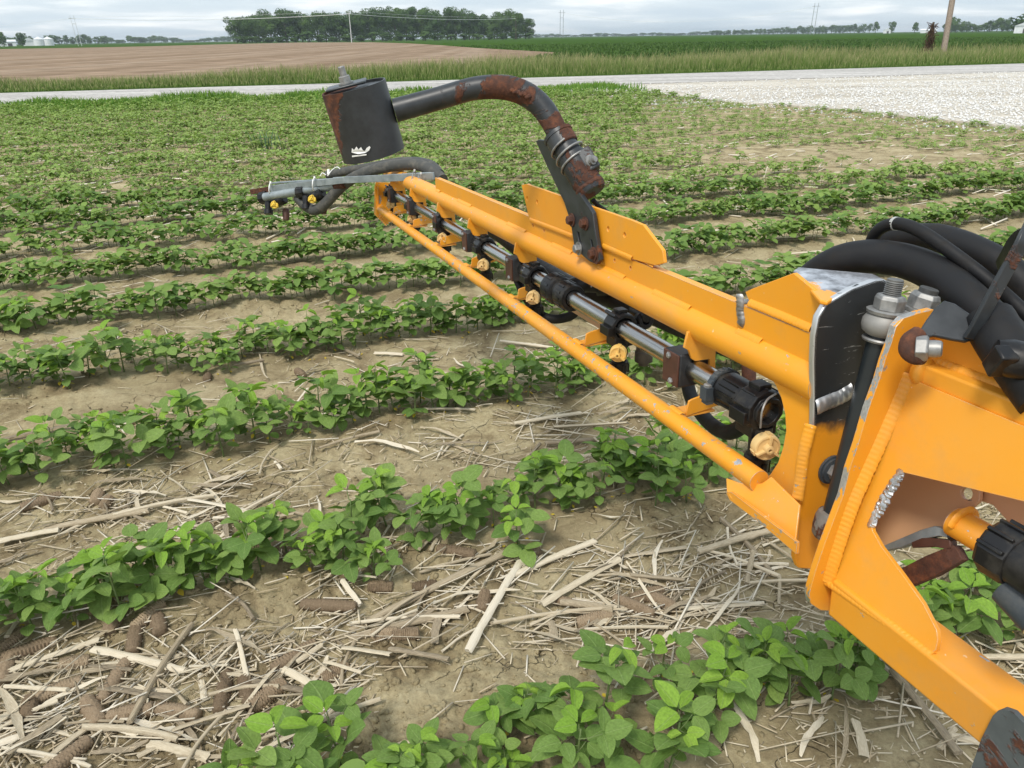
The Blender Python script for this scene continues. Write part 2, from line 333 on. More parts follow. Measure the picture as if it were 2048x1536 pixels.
WIRE = flat_noise('bright_wire', [(.3, (.70, .71, .70)), (.7, (.80, .80, .79))], 2, rough=.5)
WALLW = flat_noise('white_siding', [(.3, (.66, .68, .70)), (.7, (.80, .81, .82))], 1.2)
ROOFG = flat_noise('pale_metal_roof', [(.3, (.55, .58, .60)), (.7, (.72, .74, .75))], 1.0)
DARKM = flat_noise('dark_opening', [(.3, (.05, .05, .05)), (.7, (.09, .09, .09))], 1.0)

# ------------------------------------------------------------------ mesh builder
class MB:
    def __init__(s): s.v = []; s.f = []
    def add(s, vs, fs):
        o = len(s.v); s.v += [tuple(p) for p in vs]; s.f += [tuple(i + o for i in f) for f in fs]; return s
    def box(s, c, ax, hs):
        """centre, three unit axes, half sizes"""
        c = np.asarray(c); A = [np.asarray(a) * h for a, h in zip(ax, hs)]
        vs = [c + A[0] * i + A[1] * j + A[2] * k for i in (-1, 1) for j in (-1, 1) for k in (-1, 1)]
        return s.add(vs, [(0, 1, 3, 2), (4, 6, 7, 5), (0, 4, 5, 1), (2, 3, 7, 6), (0, 2, 6, 4), (1, 5, 7, 3)])
    def lathe(s, p, axis, prof, n=20, up=None, caps=True, phase=0.):
        """prof: list of (distance along axis, radius)"""
        p = np.asarray(p, float); a = np.asarray(axis, float); a = a / np.linalg.norm(a)
        h = np.asarray(up if up is not None else ((0, 0, 1) if abs(a[2]) < .9 else (1, 0, 0)), float)
        x = np.cross(h, a); x /= np.linalg.norm(x); y = np.cross(a, x)
        vs = []; fs = []
        for (d, r) in prof:
            for k in range(n):
                t = 2 * math.pi * (k + phase) / n; vs.append(p + a * d + (x * math.cos(t) + y * math.sin(t)) * r)
        for i in range(len(prof) - 1):
            for k in range(n): fs.append((i * n + k, i * n + (k + 1) % n, (i + 1) * n + (k + 1) % n, (i + 1) * n + k))
        if caps: fs.append(tuple(range(n))[::-1]); fs.append(tuple((len(prof) - 1) * n + k for k in range(n)))
        return s.add(vs, fs)
    def cyl(s, p, q, r, n=20, r2=None):
        p = np.asarray(p, float); q = np.asarray(q, float); L = np.linalg.norm(q - p)
        return s.lathe(p, q - p, [(0, r), (L, r if r2 is None else r2)], n)
    def tube(s, pts, r, n=12, smooth=6, caps=True):
        pts = [np.asarray(p, float) for p in pts]
        if smooth and len(pts) > 2: pts = spline(pts, smooth)
        rs = r if hasattr(r, '__len__') else [r] * len(pts)
        if len(rs) != len(pts): rs = np.interp(np.linspace(0, 1, len(pts)), np.linspace(0, 1, len(rs)), rs)
        vs = []; fs = []; T0 = None; X = None
        for i, p in enumerate(pts):
            T = pts[min(i + 1, len(pts) - 1)] - pts[max(i - 1, 0)]; T /= max(np.linalg.norm(T), 1e-9)
            if X is None:
                hlp = np.array([0, 0, 1.]) if abs(T[2]) < .9 else np.array([1., 0, 0]); X = np.cross(hlp, T)
            else: X = X - T * (X @ T)
            X /= np.linalg.norm(X); Y = np.cross(T, X)
            for k in range(n):
                t = 2 * math.pi * k / n; vs.append(p + (X * math.cos(t) + Y * math.sin(t)) * rs[i])
        for i in range(len(pts) - 1):
            for k in range(n): fs.append((i * n + k, i * n + (k + 1) % n, (i + 1) * n + (k + 1) % n, (i + 1) * n + k))
        if caps: fs.append(tuple(range(n))[::-1]); fs.append(tuple((len(pts) - 1) * n + k for k in range(n)))
        return s.add(vs, fs)
    def plate(s, loop, n, th, holes=()):
        """polygon of world points extruded by th against normal n"""
        n = np.asarray(n, float); loops = [list(map(np.asarray, loop))] + [list(map(np.asarray, h)) for h in holes]
        tris = tessellate_polygon([[Vector(p) for p in l] for l in loops]); flat = [p for l in loops for p in l]; k = len(flat)
        a0 = sum((np.cross(flat[b] - flat[a], flat[c] - flat[a]) for a, b, c in tris[:1]), np.zeros(3))
        tris = [t if np.cross(flat[t[1]] - flat[t[0]], flat[t[2]] - flat[t[0]]) @ n > 0 else t[::-1] for t in tris]
        fs = [tuple(t) for t in tris] + [tuple(i + k for i in t[::-1]) for t in tris]
        o = 0
        for li, l in enumerate(loops):
            m = len(l); area = sum((np.cross(l[i] - l[0], l[(i + 1) % m] - l[0]) for i in range(m)), np.zeros(3)) @ n
            ccw = area > 0
            if li > 0: ccw = not ccw
            for i in range(m):
                a, b = o + i, o + (i + 1) % m
                fs.append((b, a, a + k, b + k) if ccw else (a, b, b + k, a + k))
            o += m
        return s.add(flat + [p - n * th for p in flat], fs)
    def weld(s, pts, w=.006, h=.003, pitch=.0045, nrm=None):
        pts = spline([np.asarray(p, float) for p in pts], 8) if len(pts) > 2 else [np.asarray(p, float) for p in pts]
        L = [0]; 
        for a, b in zip(pts, pts[1:]): L.append(L[-1] + np.linalg.norm(b - a))
        n = max(6, int(L[-1] / pitch * 4)); P = np.array(pts); q = np.linspace(0, L[-1], n)
        C = np.stack([np.interp(q, L, P[:, i]) for i in range(3)], 1); nrm = np.asarray(nrm, float); vs = []; fs = []
        for i in range(n):
            T = C[min(i + 1, n - 1)] - C[max(i - 1, 0)]; T /= np.linalg.norm(T); Sd = np.cross(T, nrm); Sd /= np.linalg.norm(Sd)
            ph = (q[i] / pitch) % 1.0; k = .74 + .26 * math.sqrt(max(0, 1 - (2 * ph - 1) ** 2)); ww = w * (.86 + .14 * k) * random.uniform(.95, 1.05)
            for j, a in enumerate(np.linspace(0, math.pi, 7)):
                off = -0.30 * pitch * math.sin(a)
                vs.append(C[i] + T * off + Sd * math.cos(a) * ww + nrm * (math.sin(a) * h * k - .0006))
        for i in range(n - 1):
            for j in range(6): fs.append((i * 7 + j, i * 7 + j + 1, (i + 1) * 7 + j + 1, (i + 1) * 7 + j))
        return s.add(vs, fs)
    def build(s, name, mat, parent=None, smooth=35, bevel=0, seg=2):
        me = bpy.data.meshes.new(name); V_ = s.v
        if parent is not None and 'inv' in FR.get(root_of(parent), {}):
            M = FR[root_of(parent)]['inv']; V_ = [M @ Vector(p) for p in V_]
        me.from_pydata([tuple(p) for p in V_], [], s.f); me.materials.append(mat)
        ob = bpy.data.objects.new(name, me); COL.objects.link(ob)
        if parent is not None: ob.parent = parent
        if smooth:
            me.shade_smooth(); me.set_sharp_from_angle(angle=math.radians(smooth))
        if bevel:
            b = ob.modifiers.new('bevel', 'BEVEL'); b.width = bevel; b.segments = seg; b.limit_method = 'ANGLE'; b.angle_limit = math.radians(40); b.harden_normals = False
        return ob
def spline(P, k):
    P = [2 * P[0] - P[1]] + P + [2 * P[-1] - P[-2]]; out = []
    for i in range(1, len(P) - 2):
        a, b, c, d = P[i - 1:i + 3]
        for j in range(k):
            t = j / k; out.append(.5 * ((2 * b) + (-a + c) * t + (2 * a - 5 * b + 4 * c - d) * t * t + (-a + 3 * b - 3 * c + d) * t ** 3))
    return out + [P[-2]]
FR = {}
def root_of(o):
    while o.parent is not None: o = o.parent
    return o.name
def tag(o, label=None, cat=None, group=None, kind=None):
    for k, x in (('label', label), ('category', cat), ('group', group), ('kind', kind)):
        if x: o[k] = x
    return o
def thing(name, label, cat, p=(0, 0, 0), axes=None, group=None):
    o = bpy.data.objects.new(name, None); COL.objects.link(o); o.empty_display_size = .1
    M = Matrix.Translation(Vector(p))
    if axes is not None:
        a, b, c = axes; M = M @ Matrix(((a[0], b[0], c[0], 0), (a[1], b[1], c[1], 0), (a[2], b[2], c[2], 0), (0, 0, 0, 1)))
    o.matrix_world = M; FR[o.name] = {'inv': M.inverted()}
    return tag(o, label, cat, group)
def npmesh(name, verts, faces, mat, tint=None, uv=None, parent=None, smooth=False, mats=None, midx=None, link=True):
    """verts (n,3); faces (m,3|4) all the same size; tint per face-corner vertex; fast"""
    verts = np.asarray(verts, np.float32); faces = np.asarray(faces, np.int32); k = faces.shape[1]; m = len(faces)
    me = bpy.data.meshes.new(name); me.vertices.add(len(verts)); me.vertices.foreach_set('co', verts.ravel())
    me.loops.add(m * k); me.loops.foreach_set('vertex_index', faces.ravel()); me.polygons.add(m)
    me.polygons.foreach_set('loop_start', np.arange(0, m * k, k, dtype=np.int32))
    if tint is not None:
        at = me.attributes.new('tint', 'FLOAT', 'POINT'); at.data.foreach_set('value', np.asarray(tint, np.float32))
    if uv is not None:
        l = me.uv_layers.new(name='UVMap'); l.uv.foreach_set('vector', np.asarray(uv, np.float32)[faces.ravel()].ravel())
    for mm in (mats or [mat]): me.materials.append(mm)
    if midx is not None: me.polygons.foreach_set('material_index', np.asarray(midx, np.int32))
    me.update(calc_edges=True)
    if smooth: me.shade_smooth()
    if not link: return me
    o = bpy.data.objects.new(name, me); COL.objects.link(o)
    if parent: o.parent = parent
    return o
# ================================================================== the setting
def ground_sheet():
    az = np.concatenate([np.linspace(-50, 50, 521), np.linspace(50, 310, 61)[1:-1]]) * math.pi / 180
    r = np.concatenate([[.25, .5], .75 * np.exp(np.linspace(0, math.log(7 / .75), 300)), 7 * np.exp(np.linspace(0, math.log(6000 / 7), 110))[1:]])
    A, R = np.meshgrid(az, r); x = (R * np.sin(A)).ravel(); y = (R * np.cos(A)).ravel(); z = hgt(x, y)
    z = np.where(np.hypot(x, y) > 27, -0.03, z); n = len(az)
    v = np.column_stack([x, y, z]); v = np.vstack([v, [[0, 0, 0]]]); i = np.arange(len(r) - 1)[:, None] * n; j = np.arange(n)[None, :]; j2 = (j + 1) % n
    f = np.stack([i + j, i + n + j, i + n + j2, i + j2], -1).reshape(-1, 4)[:, ::-1]
    c = len(v) - 1; k = np.arange(n); f2 = np.stack([np.full(n, c), (k + 1) % n, k, k], -1)
    me = npmesh('ground', v, f, SOIL, smooth=True)
    m2 = me.data; return me
tag(ground_sheet(), kind='structure')
def sheet(name, pts, z, mat, n=None, thick=None):
    mb = MB(); P = [np.array([p[0], p[1], z]) for p in pts]
    tr = tessellate_polygon([[Vector(p) for p in P]]); tr = [t if np.cross(P[t[1]] - P[t[0]], P[t[2]] - P[t[0]])[2] > 0 else t[::-1] for t in tr]
    mb.plate(P, np.array([0, 0, 1.]), .14); o = mb.build(name, mat, smooth=0); tag(o, kind='structure'); return o
RDA = math.radians(17.0); rd = np.array([math.cos(RDA), math.sin(RDA)]); rn = np.array([-rd[1], rd[0]])
RC0, RC1 = 20.2, 25.0                               # perpendicular offsets of the road's two edges
def along(off, a, b): return [rd * a + rn * off, rd * b + rn * off]
def roadpos(x, y): return x * rd[0] + y * rd[1], x * rn[0] + y * rn[1]
a, b = along(RC0, -160, 300); c, d = along(RC1, 300, -160)
sheet('road', [a, b, c, d], .045, ROADM)
g = [gnd(*p)[:2] for p in [(1040, 181), (1180, 186), (1300, 188), (1370, 196), (1450, 206), (1560, 212), (1700, 224), (1850, 240), (2048, 258), (2500, 300)]]
a2 = rd * 70 + rn * (RC0 - .02); a3 = rd * (roadpos(*g[0])[0]) + rn * (RC0 - .02)
sheet('gravel_lot', g + [np.array([40, 14.]), a2, a3], .03, GRAVM)
a, b = along(RC1 + .15, -200, 330); c, d = along(RC1 + 8.2, 330, -200)
sheet('grass_verge', [a, b, c, d], .035, VRG)
# the crop beyond the road fills everything to the horizon, the tilled field lies on it
a, b = along(RC1 + 8.1, -5200, 5200)
sheet('crop_field', [a, b, rd * 5200 + rn * 5200, -rd * 5200 + rn * 5200], .05, CROP)
tl = [gnd(*p)[:2] for p in [(1120, 108), (1040, 103), (950, 97.5), (880, 91.5), (820, 87.6), (740, 85.0), (600, 85.4), (450, 89), (300, 93.2), (150, 96.4), (0, 99), (-300, 104)]]
a = rd * -330 + rn * (RC1 + 3.2); b = rd * 8 + rn * (RC1 + 7.5)
sheet('tilled_field', [b] + tl + [a, rd * -6 + rn * (RC1 + 3.3)], .10, TILL)

# near field: pieces of terrain too small to tell apart are done with the crop further down
def blades(name, pos, h, w, mat, tip=1.0, base_t=0.0, lean=.35, label=None, cat=None, seedhead=0.0):
    n = len(pos); a = RNG.uniform(0, math.pi, n); dx = np.cos(a) * w / 2; dy = np.sin(a) * w / 2
    la = RNG.uniform(0, 2 * math.pi, n); lm = RNG.uniform(0, lean, n) * h; lx = np.cos(la) * lm; ly = np.sin(la) * lm
    z0 = pos[:, 2]; P = pos
    r0_ = np.stack([P[:, 0] - dx, P[:, 1] - dy, z0], 1); r1 = np.stack([P[:, 0] + dx, P[:, 1] + dy, z0], 1)
    r2 = np.stack([P[:, 0] + dx * .7 + lx * .35, P[:, 1] + dy * .7 + ly * .35, z0 + h * .6], 1); r3 = np.stack([P[:, 0] - dx * .7 + lx * .35, P[:, 1] - dy * .7 + ly * .35, z0 + h * .6], 1)
    tp = np.stack([P[:, 0] + lx, P[:, 1] + ly, z0 + h], 1)
    vs = np.stack([r0_, r1, r2, r3, tp], 1).reshape(-1, 3); k = np.arange(n)[:, None] * 5
    fs = np.concatenate([k + [0, 1, 2], k + [0, 2, 3], k + [3, 2, 4]], 0)
    rt = RNG.uniform(-.15, .15, n); t = np.clip(np.stack([base_t + rt, base_t + rt, (base_t + tip) * .5 + rt, (base_t + tip) * .5 + rt, tip + rt], 1), 0, 1).ravel()
    o = npmesh(name, vs, fs, mat, tint=t); tag(o, label, cat, kind='stuff'); return o
n = 62000; s = RNG.uniform(-46, 66, n) ; s = np.where(RNG.random(n) < .35, RNG.uniform(-25, 30, n), s); o_ = RC1 + .25 + RNG.random(n) ** 1.15 * (2.9 + 4.3 * np.clip((s + 4) / 18, 0, 1))
p = rd[None] * s[:, None] + rn[None] * o_[:, None]; q = vnoise(s * .35, o_ * .4, 21)
hh = (.22 + .42 * RNG.random(n)) * (.62 + .75 * q) * np.clip((o_ - RC1) / 1.6, .25, 1) * (.80 + .25 * np.clip((s + 4) / 18, 0, 1)) 
blades('tall_grass', np.column_stack([p, np.full(n, .035)]), hh, RNG.uniform(.012, .034, n), TALL, tip=.93, base_t=.05, lean=.45, label='strip of tall seeding grass between the road and the far fields', cat='grass')
# short grass and weeds on the near side of the road
n = 42000; s = RNG.uniform(-30, 9, n); o_ = RC0 + .12 - np.abs(RNG.normal(0, 1.0, n)) * (1.0 + .6 * vnoise(s * .3, s * 0, 3))
p = rd[None] * s[:, None] + rn[None] * o_[:, None]; q = vnoise(s * 1.1, o_ * 1.1, 5)
hh = (.04 + .16 * RNG.random(n)) * (.4 + 1.1 * q)
blades('roadside_grass', np.column_stack([p, hgt(p[:, 0], p[:, 1])]), hh, RNG.uniform(.015, .04, n), SHORT, tip=.75, base_t=.0, lean=.8, label='band of short grass and clover along the near edge of the road', cat='grass')
def blobs(name, pos, size, mat, sub=0, squash=.7, tint=None, **kw):
    """little angular stones or flower heads, one joined mesh"""
    import bmesh
    bm = bmesh.new(); bmesh.ops.create_icosphere(bm, subdivisions=1, radius=1); bv = np.array([v.co[:] for v in bm.verts]); bf = np.array([[v.index for v in f.verts] for f in bm.faces]); bm.free()
    if sub < 0: # octahedron
        bv = np.array([[1, 0, 0], [-1, 0, 0], [0, 1, 0], [0, -1, 0], [0, 0, 1], [0, 0, -1]], float); bf = np.array([[0, 2, 4], [2, 1, 4], [1, 3, 4], [3, 0, 4], [2, 0, 5], [1, 2, 5], [3, 1, 5], [0, 3, 5]])
    n = len(pos); a = RNG.uniform(0, 6.28, n); sx = size * RNG.uniform(.7, 1.3, n); sy = size * RNG.uniform(.6, 1.1, n); sz = size * squash * RNG.uniform(.6, 1.1, n)
    jit = RNG.uniform(.62, 1.25, (n, len(bv))); w = bv[None] * jit[..., None]
    x = w[..., 0] * sx[:, None]; y = w[..., 1] * sy[:, None]; z = w[..., 2] * sz[:, None]
    X = x * np.cos(a)[:, None] - y * np.sin(a)[:, None] + pos[:, :1]; Y = x * np.sin(a)[:, None] + y * np.cos(a)[:, None] + pos[:, 1:2]; Z = z + pos[:, 2:3]
    vs = np.stack([X, Y, Z], -1).reshape(-1, 3); fs = (bf[None] + (np.arange(n) * len(bv))[:, None, None]).reshape(-1, 3)
    tt = np.repeat(RNG.random(n) if tint is None else tint, len(bv)); o = npmesh(name, vs, fs, mat, tint=tt); tag(o, kind='stuff', **kw); return o
# clover heads
n = 1500; s = RNG.uniform(-26, 7, n); o_ = RC0 - .3 - np.abs(RNG.normal(0, .9, n)); keep = vnoise(s * .6, o_ * .6, 9) > .5; s = s[keep]; o_ = o_[keep]
p = rd[None] * s[:, None] + rn[None] * o_[:, None]
blobs('clover_flowers', np.column_stack([p, hgt(p[:, 0], p[:, 1]) + RNG.uniform(.03, .10, len(p))]), np.full(len(p), .011), WHT, -1, 1, label='scattered white clover heads in the grass beside the road', cat='flowers')
# white crushed stone
gp = np.array(g + [np.array([40, 14.]), a2, a3])
def inside(px, py, poly):
    c = np.zeros(len(px), bool); j = len(poly) - 1
    for i in range(len(poly)):
        xi, yi = poly[i]; xj, yj = poly[j]
        c ^= ((yi > py) != (yj > py)) & (px < (xj - xi) * (py - yi) / (yj - yi + 1e-12) + xi); j = i
    return c
n = 90000; X = RNG.uniform(-1, 26, n); Y = RNG.uniform(8, 32, n); k = inside(X, Y, gp) & (RNG.random(n) < np.clip(1.25 - (Y - .45 * X - 9) / 9 + .8 * (vnoise(X * .3, Y * .9, 77) - .5), .10, 1)); X = X[k]; Y = Y[k]
blobs('crushed_stone', np.column_stack([X, Y, .034 + RNG.uniform(-.004, .012, len(X))]), RNG.uniform(.014, .036, len(X)), STONE, -1, .75, label='white crushed stone covering the gravel lot beside the road', cat='gravel')
# strayed stones at the lot's edge
n = 900; t_ = RNG.uniform(0, 1, n) * (len(g) - 2); i0 = t_.astype(int); fr = t_ - i0; ga = np.array(g); P = ga[i0] * (1 - fr)[:, None] + ga[i0 + 1] * fr[:, None]; P = P + np.column_stack([RNG.normal(-.25, .5, n), -np.abs(RNG.normal(0, .55, n))])
P2 = np.array([gnd(x, y)[:2] for x, y in np.column_stack([RNG.normal(1330, 110, 420), RNG.normal(206, 8, 420)])]); P = np.vstack([P, P2])
blobs('stray_stones', np.column_stack([P, hgt(P[:, 0], P[:, 1]) + .01]), RNG.uniform(.012, .032, len(P)), STONE, -1, .75, label='white stones strayed from the gravel lot into the bean field', cat='gravel')

# ------------------------------------------------------------------ trees
def crown_mesh(nm, n, spread, hgt_, flat=.8, seed=0, clump=1.0, lobes=11):
    r = np.random.default_rng(seed); L = []
    for i in range(lobes):
        a = r.uniform(0, 6.28); q = r.uniform(.15, .72); L.append((math.cos(a) * q * spread, math.sin(a) * q * spread, hgt_ * r.uniform(.22, .86), spread * r.uniform(.28, .50)))
    L.append((0, 0, hgt_ * .80, spread * .42)); L.append((0, 0, hgt_ * .5, spread * .66)); L.append((0, 0, hgt_ * .27, spread * .62))
    L = np.array(L); k = r.integers(0, len(L), n); d = r.normal(size=(n, 3)); d /= np.linalg.norm(d, axis=1)[:, None]
    rad = L[k, 3] * r.uniform(.72, 1.06, n); c = L[k, :3] + d * rad[:, None] * np.array([1, 1, flat]); c[:, 2] = np.clip(c[:, 2], hgt_ * .03, hgt_)
    # leaf clumps: small tilted quads
    u = r.normal(size=(n, 3)); u = u - d * (u * d).sum(1)[:, None] * .6; u /= np.linalg.norm(u, axis=1)[:, None]; w = np.cross(d, u); w /= np.linalg.norm(w, axis=1)[:, None]
    s = r.uniform(.35, .8, n)[:, None] * clump; vs = np.stack([c - u * s - w * s * .3, c + w * s, c + u * s * .9 + w * .2 * s, c - w * s * .9], 1).reshape(-1, 3)
    fs = np.arange(n)[:, None] * 4 + np.arange(4)[None]; t = np.repeat(np.clip(r.normal(.35 + .25 * (L[k, 3] % .37) / .37, .18, n), 0, 1), 4)
    return npmesh(nm, vs, fs, CROWN, tint=t, link=False)
def trunk_mesh(nm, h, r, seed=0):
    mb = MB(); rr = random.Random(seed); mb.tube([(0, 0, -.3), (rr.uniform(-.1, .1) * r * 3, 0, h * .35), (rr.uniform(-.3, .3), .1, h * .8)], [r, r * .8, r * .3], 7, 3)
    for i in range(4):
        a = rr.uniform(0, 6.28); z = h * rr.uniform(.35, .6); mb.tube([(0, 0, z), (math.cos(a) * h * .12, math.sin(a) * h * .12, z + h * .13), (math.cos(a) * h * .22, math.sin(a) * h * .22, z + h * .28)], [r * .4, r * .25, r * .1], 5, 2)
    me = bpy.data.meshes.new(nm); me.from_pydata(mb.v, [], mb.f); me.materials.append(BARK); me.shade_smooth(); return me
TV = [(crown_mesh('crown', 3000, 6.6, 17, .95, i, .60, 13), trunk_mesh('trunk', 15, .35, i)) for i in range(6)]
SV = [(crown_mesh('crown', 620, 6.4, 13, .85, 20 + i, 1.2, 9), trunk_mesh('trunk', 10, .4, i)) for i in range(4)]
def tree(x, y, sx, sz, var, label, group, rot=None, name='tree', cat='tree'):
    t = thing(name, label, cat, group=group); t.matrix_world = Matrix.Translation((x, y, 0)) @ Matrix.Rotation(random.uniform(0, 6.28) if rot is None else rot, 4, 'Z') @ Matrix.Diagonal((sx, sx, sz, 1))
    for nm, me in zip(('crown', 'trunk'), var):
        o = bpy.data.objects.new(nm, me); COL.objects.link(o); o.parent = t
    return t
def at_dist(px, dist):
    """place on the ground in the direction of picture column px at a given distance"""
    d = ray(px, 80); a = math.atan2(d[0], d[1]); return dist * math.sin(a), dist * math.cos(a)
tops = [(478, 30), (500, 31), (522, 22), (548, 21), (572, 17), (598, 22), (622, 24), (648, 21), (672, 26), (696, 20), (720, 25), (745, 15), (768, 14), (795, 21), (818, 17), (842, 19), (868, 20), (890, 14), (915, 21), (940, 28), (962, 32), (985, 29), (1008, 26), (1030, 28), (1052, 38)]
for i, (px, ty) in enumerate(tops):
    for row in range(2):
        dd = 505 + row * 24 + random.uniform(-8, 8) + i * 1.2; x, y = at_dist(px + random.uniform(-6, 6) + row * 9, dd)
        hh = (81.5 - ty - (0 if row == 0 else 0)) / 1650 * dd * random.uniform(.92, 1.02) * (1 if row else .93)
        lab = ('broad green front tree of the grove, %s' if row == 0 else 'dark green tree in the back rank of the grove, %s') % \
              ((['left end', 'left part', 'near the pale pole', 'right part', 'right end'])[min(4, i // 5)] if row == 0 else ['left end', 'left part', 'middle', 'right part', 'right end'][min(4, i // 5)])
        if px > 1050 and row: continue
        tree(x, y, 1.0 * random.uniform(1.0, 1.25), hh / 17.0, random.choice(TV), lab, 'trees of the grove', name='grove_tree')
for i, px in enumerate(list(range(486, 1060, 26))):
    x, y = at_dist(px, 492 + random.uniform(-3, 3) + i); h_ = random.uniform(3, 6)
    tree(x, y, random.uniform(.7, 1.0), h_ / 13, random.choice(SV), 'low leafy bush below the grove, %s' % ['under its left end', 'left of the pale pole', 'right of the pale pole', 'under its right end'][min(3, i // 6)], 'bushes along the grove edge', name='bush', cat='bush')
# hazy tree lines far off
def line(x0, x1, step, base, hf, dist, label, group, seed):
    rr = random.Random(seed); px = x0
    while px < x1:
        h = hf(px); dd = dist * rr.uniform(.94, 1.06); x, y = at_dist(px, dd)
        hh = h / 1650 * dd * rr.uniform(.8, 1.12)
        tree(x, y, step * 1.15 / 1500 * dd / 11 * rr.uniform(.9, 1.4), hh / 13, rr.choice(SV), label, group, rot=rr.uniform(0, 6), name='far_tree'); px += step * rr.uniform(.7, 1.25)
line(104, 210, 12, 90, lambda p: 15, 1150, 'hazy far-off tree behind and right of the white grain bins', 'far trees right of the grain bins', 1)
line(212, 300, 12, 90, lambda p: 10 + 3 * math.sin(p * .1), 1400, 'small hazy skyline tree between the grain bins and the grove', 'far trees left of the grove', 2)
line(300, 480, 12, 90, lambda p: 8 + 4 * math.sin(p * .045), 1700, 'very small pale skyline tree just left of the grove', 'skyline trees beside the grove', 3)
line(-30, 70, 12, 90, lambda p: 14, 1000, 'hazy tree behind the white farm buildings at the left edge', 'far trees behind the farm', 4)
line(1075, 1420, 15, 75, lambda p: 4 + 3 * abs(math.sin(p * .03)), 2000, 'tiny hazy skyline tree between the grove and right-hand wood', 'tiny skyline trees right of the grove', 5)
line(1425, 1740, 9, 70, lambda p: 8 + 8 * max(0, min(1, (p - 1430) / 260)), 1500, 'hazy bluish tree of the long skyline wood', 'trees of the hazy right-hand wood', 6)
line(1890, 2030, 12, 66, lambda p: 20 + 5 * math.sin(p * .07), 900, 'green tree in the far tree line right of the leaning wooden pole', 'tree line right of the leaning pole', 7)
for px, hp, dd, lab in [(1748, 17, 1000, 'round far-off tree standing alone left of the white farmhouse'), (1781, 17, 1000, 'round far-off tree beside the white farmhouse'), (1826, 15, 900, 'lone dark tree left of the white shed on the right skyline'),
                        (1893, 18, 900, 'thin tree seen against the sky just left of the leaning wooden pole'), (2040, 27, 520, 'big dark green tree cut by the right edge of the picture'), (5, 21, 560, 'dark tree at the left edge in front of the white sheds'), (43, 19, 600, 'dark pointed tree between the long low shed and the gabled shed')]:
    x, y = at_dist(px, dd); tree(x, y, (1.1 if px > 2000 else .55) * hp / 22 * dd / 600, (hp + 3) / 1650 * dd / 13, random.choice(SV), lab, None, name='lone_tree')

# ------------------------------------------------------------------ farm buildings
def facing(x, y): n = math.hypot(x, y); return np.array([y / n, -x / n, 0]), np.array([x / n, y / n, 0.])
def shed(px, dist, w, dep, h, roofh, label, cat='shed', name='white_shed', door=True, gable=True):
    x, y = at_dist(px, dist); ax, ay = facing(x, y); t = thing(name, label, cat, (x, y, 0), (ax, ay, np.array([0, 0, 1.])))
    c = np.array([x, y, 0.]); z = np.array([0, 0, 1.])
    MB().box(c + z * h / 2, (ax, ay, z), (w / 2, dep / 2, h / 2)).build('wall', WALLW, t, 0)
    r_ = MB()
    if gable:   # gable towards the viewer
        P = [c - ax * (w / 2 + .3) + z * h, c + ax * (w / 2 + .3) + z * h, c + z * (h + roofh)]
        f0 = [p - ay * (dep / 2 + .3) for p in P]; r_.plate(f0, -ay, dep + .6)
    else:
        P = [c - ay * (dep / 2 + .3) + z * h, c + ay * (dep / 2 + .3) + z * h, c + z * (h + roofh)]
        r_.plate([p + ax * (w / 2 + .3) for p in P], ax, w + .6)
    r_.build('roof', ROOFG, t, 0)
    if door: MB().box(c - ay * (dep / 2 + .03) + z * h * .33 + ax * w * .12, (ax, ay, z), (w * .14, .04, h * .32)).build('door', DARKM, t, 0)
shed(14, 600, 8.5, 14, 2.6, 1.2, 'long low white shed at the left edge of the far farm', gable=False)
shed(57, 620, 7.0, 10, 3.0, 1.9, 'white gabled shed left of the two grain bins', door=False)
shed(1771, 950, 7, 8, 3.2, 1.6, 'white farmhouse between two round trees on the right skyline', 'house', 'farmhouse')
shed(1853, 800, 12, 9, 2.2, 1.3, 'low white shed far off behind the dead vine clump', gable=False)
shed(2042, 430, 7, 8, 3.0, 1.4, 'white shed at the foot of the dark tree at the right edge')
for i, px in enumerate((77, 96)):
    x, y = at_dist(px, 615); t = thing('grain_bin', ['ribbed white grain bin with a conical roof, the left one of the pair', 'ribbed white grain bin with a conical roof, the right one of the pair'][i], 'grain bin', (x, y, 0), group='pair of grain bins')
    pr = [(z * .22, 3.0 + (.04 if z % 2 else 0)) for z in range(18)]; MB().lathe((x, y, 0), (0, 0, 1), pr, 28).build('wall', WALLW, t, 60)
    MB().lathe((x, y, 3.8), (0, 0, 1), [(0, 3.2), (1.45, .45), (1.46, .45)], 28).build('roof', ROOFG, t, 30); MB().lathe((x, y, 5.26), (0, 0, 1), [(0, .4), (.25, .4), (.4, .1)], 12).build('roof_cap', ROOFG, t)
# ------------------------------------------------------------------ poles and wires
def sag(p, q, s, n=24):
    p = np.array(p, float); q = np.array(q, float); return [p + (q - p) * t - np.array([0, 0, 4 * s * t * (1 - t)]) for t in np.linspace(0, 1, n)]
x, y = at_dist(703, 330); HP = 11.2
t = thing('utility_pole', 'pale slim utility pole standing in front of the middle of the grove', 'utility pole', (x, y, 0))
MB().lathe((x, y, -.3), (0, 0, 1), [(0, .19), (HP + .3, .12)], 10).build('pole', POLEL, t)
ax, ay = facing(x, y)
MB().box((x, y, HP - .75), (ax, ay, np.array([0, 0, 1.])), (.75, .06, .07)).build('crossarm', POLEL, t)
PT = np.array([x, y, HP]); x2, y2 = at_dist(1032, 460); t = thing('utility_pole', 'thin far utility pole in front of the right end of the grove', 'utility pole', (x2, y2, 0))
MB().lathe((x2, y2, -.3), (0, 0, 1), [(0, .18), (11.5, .12)], 8).build('pole', BARK, t); MB().box((x2, y2, 10.6), (ax, ay, np.array([0, 0, 1.])), (.9, .07, .07)).build('crossarm', BARK, t)
PT2 = np.array([x2, y2, 11.2])
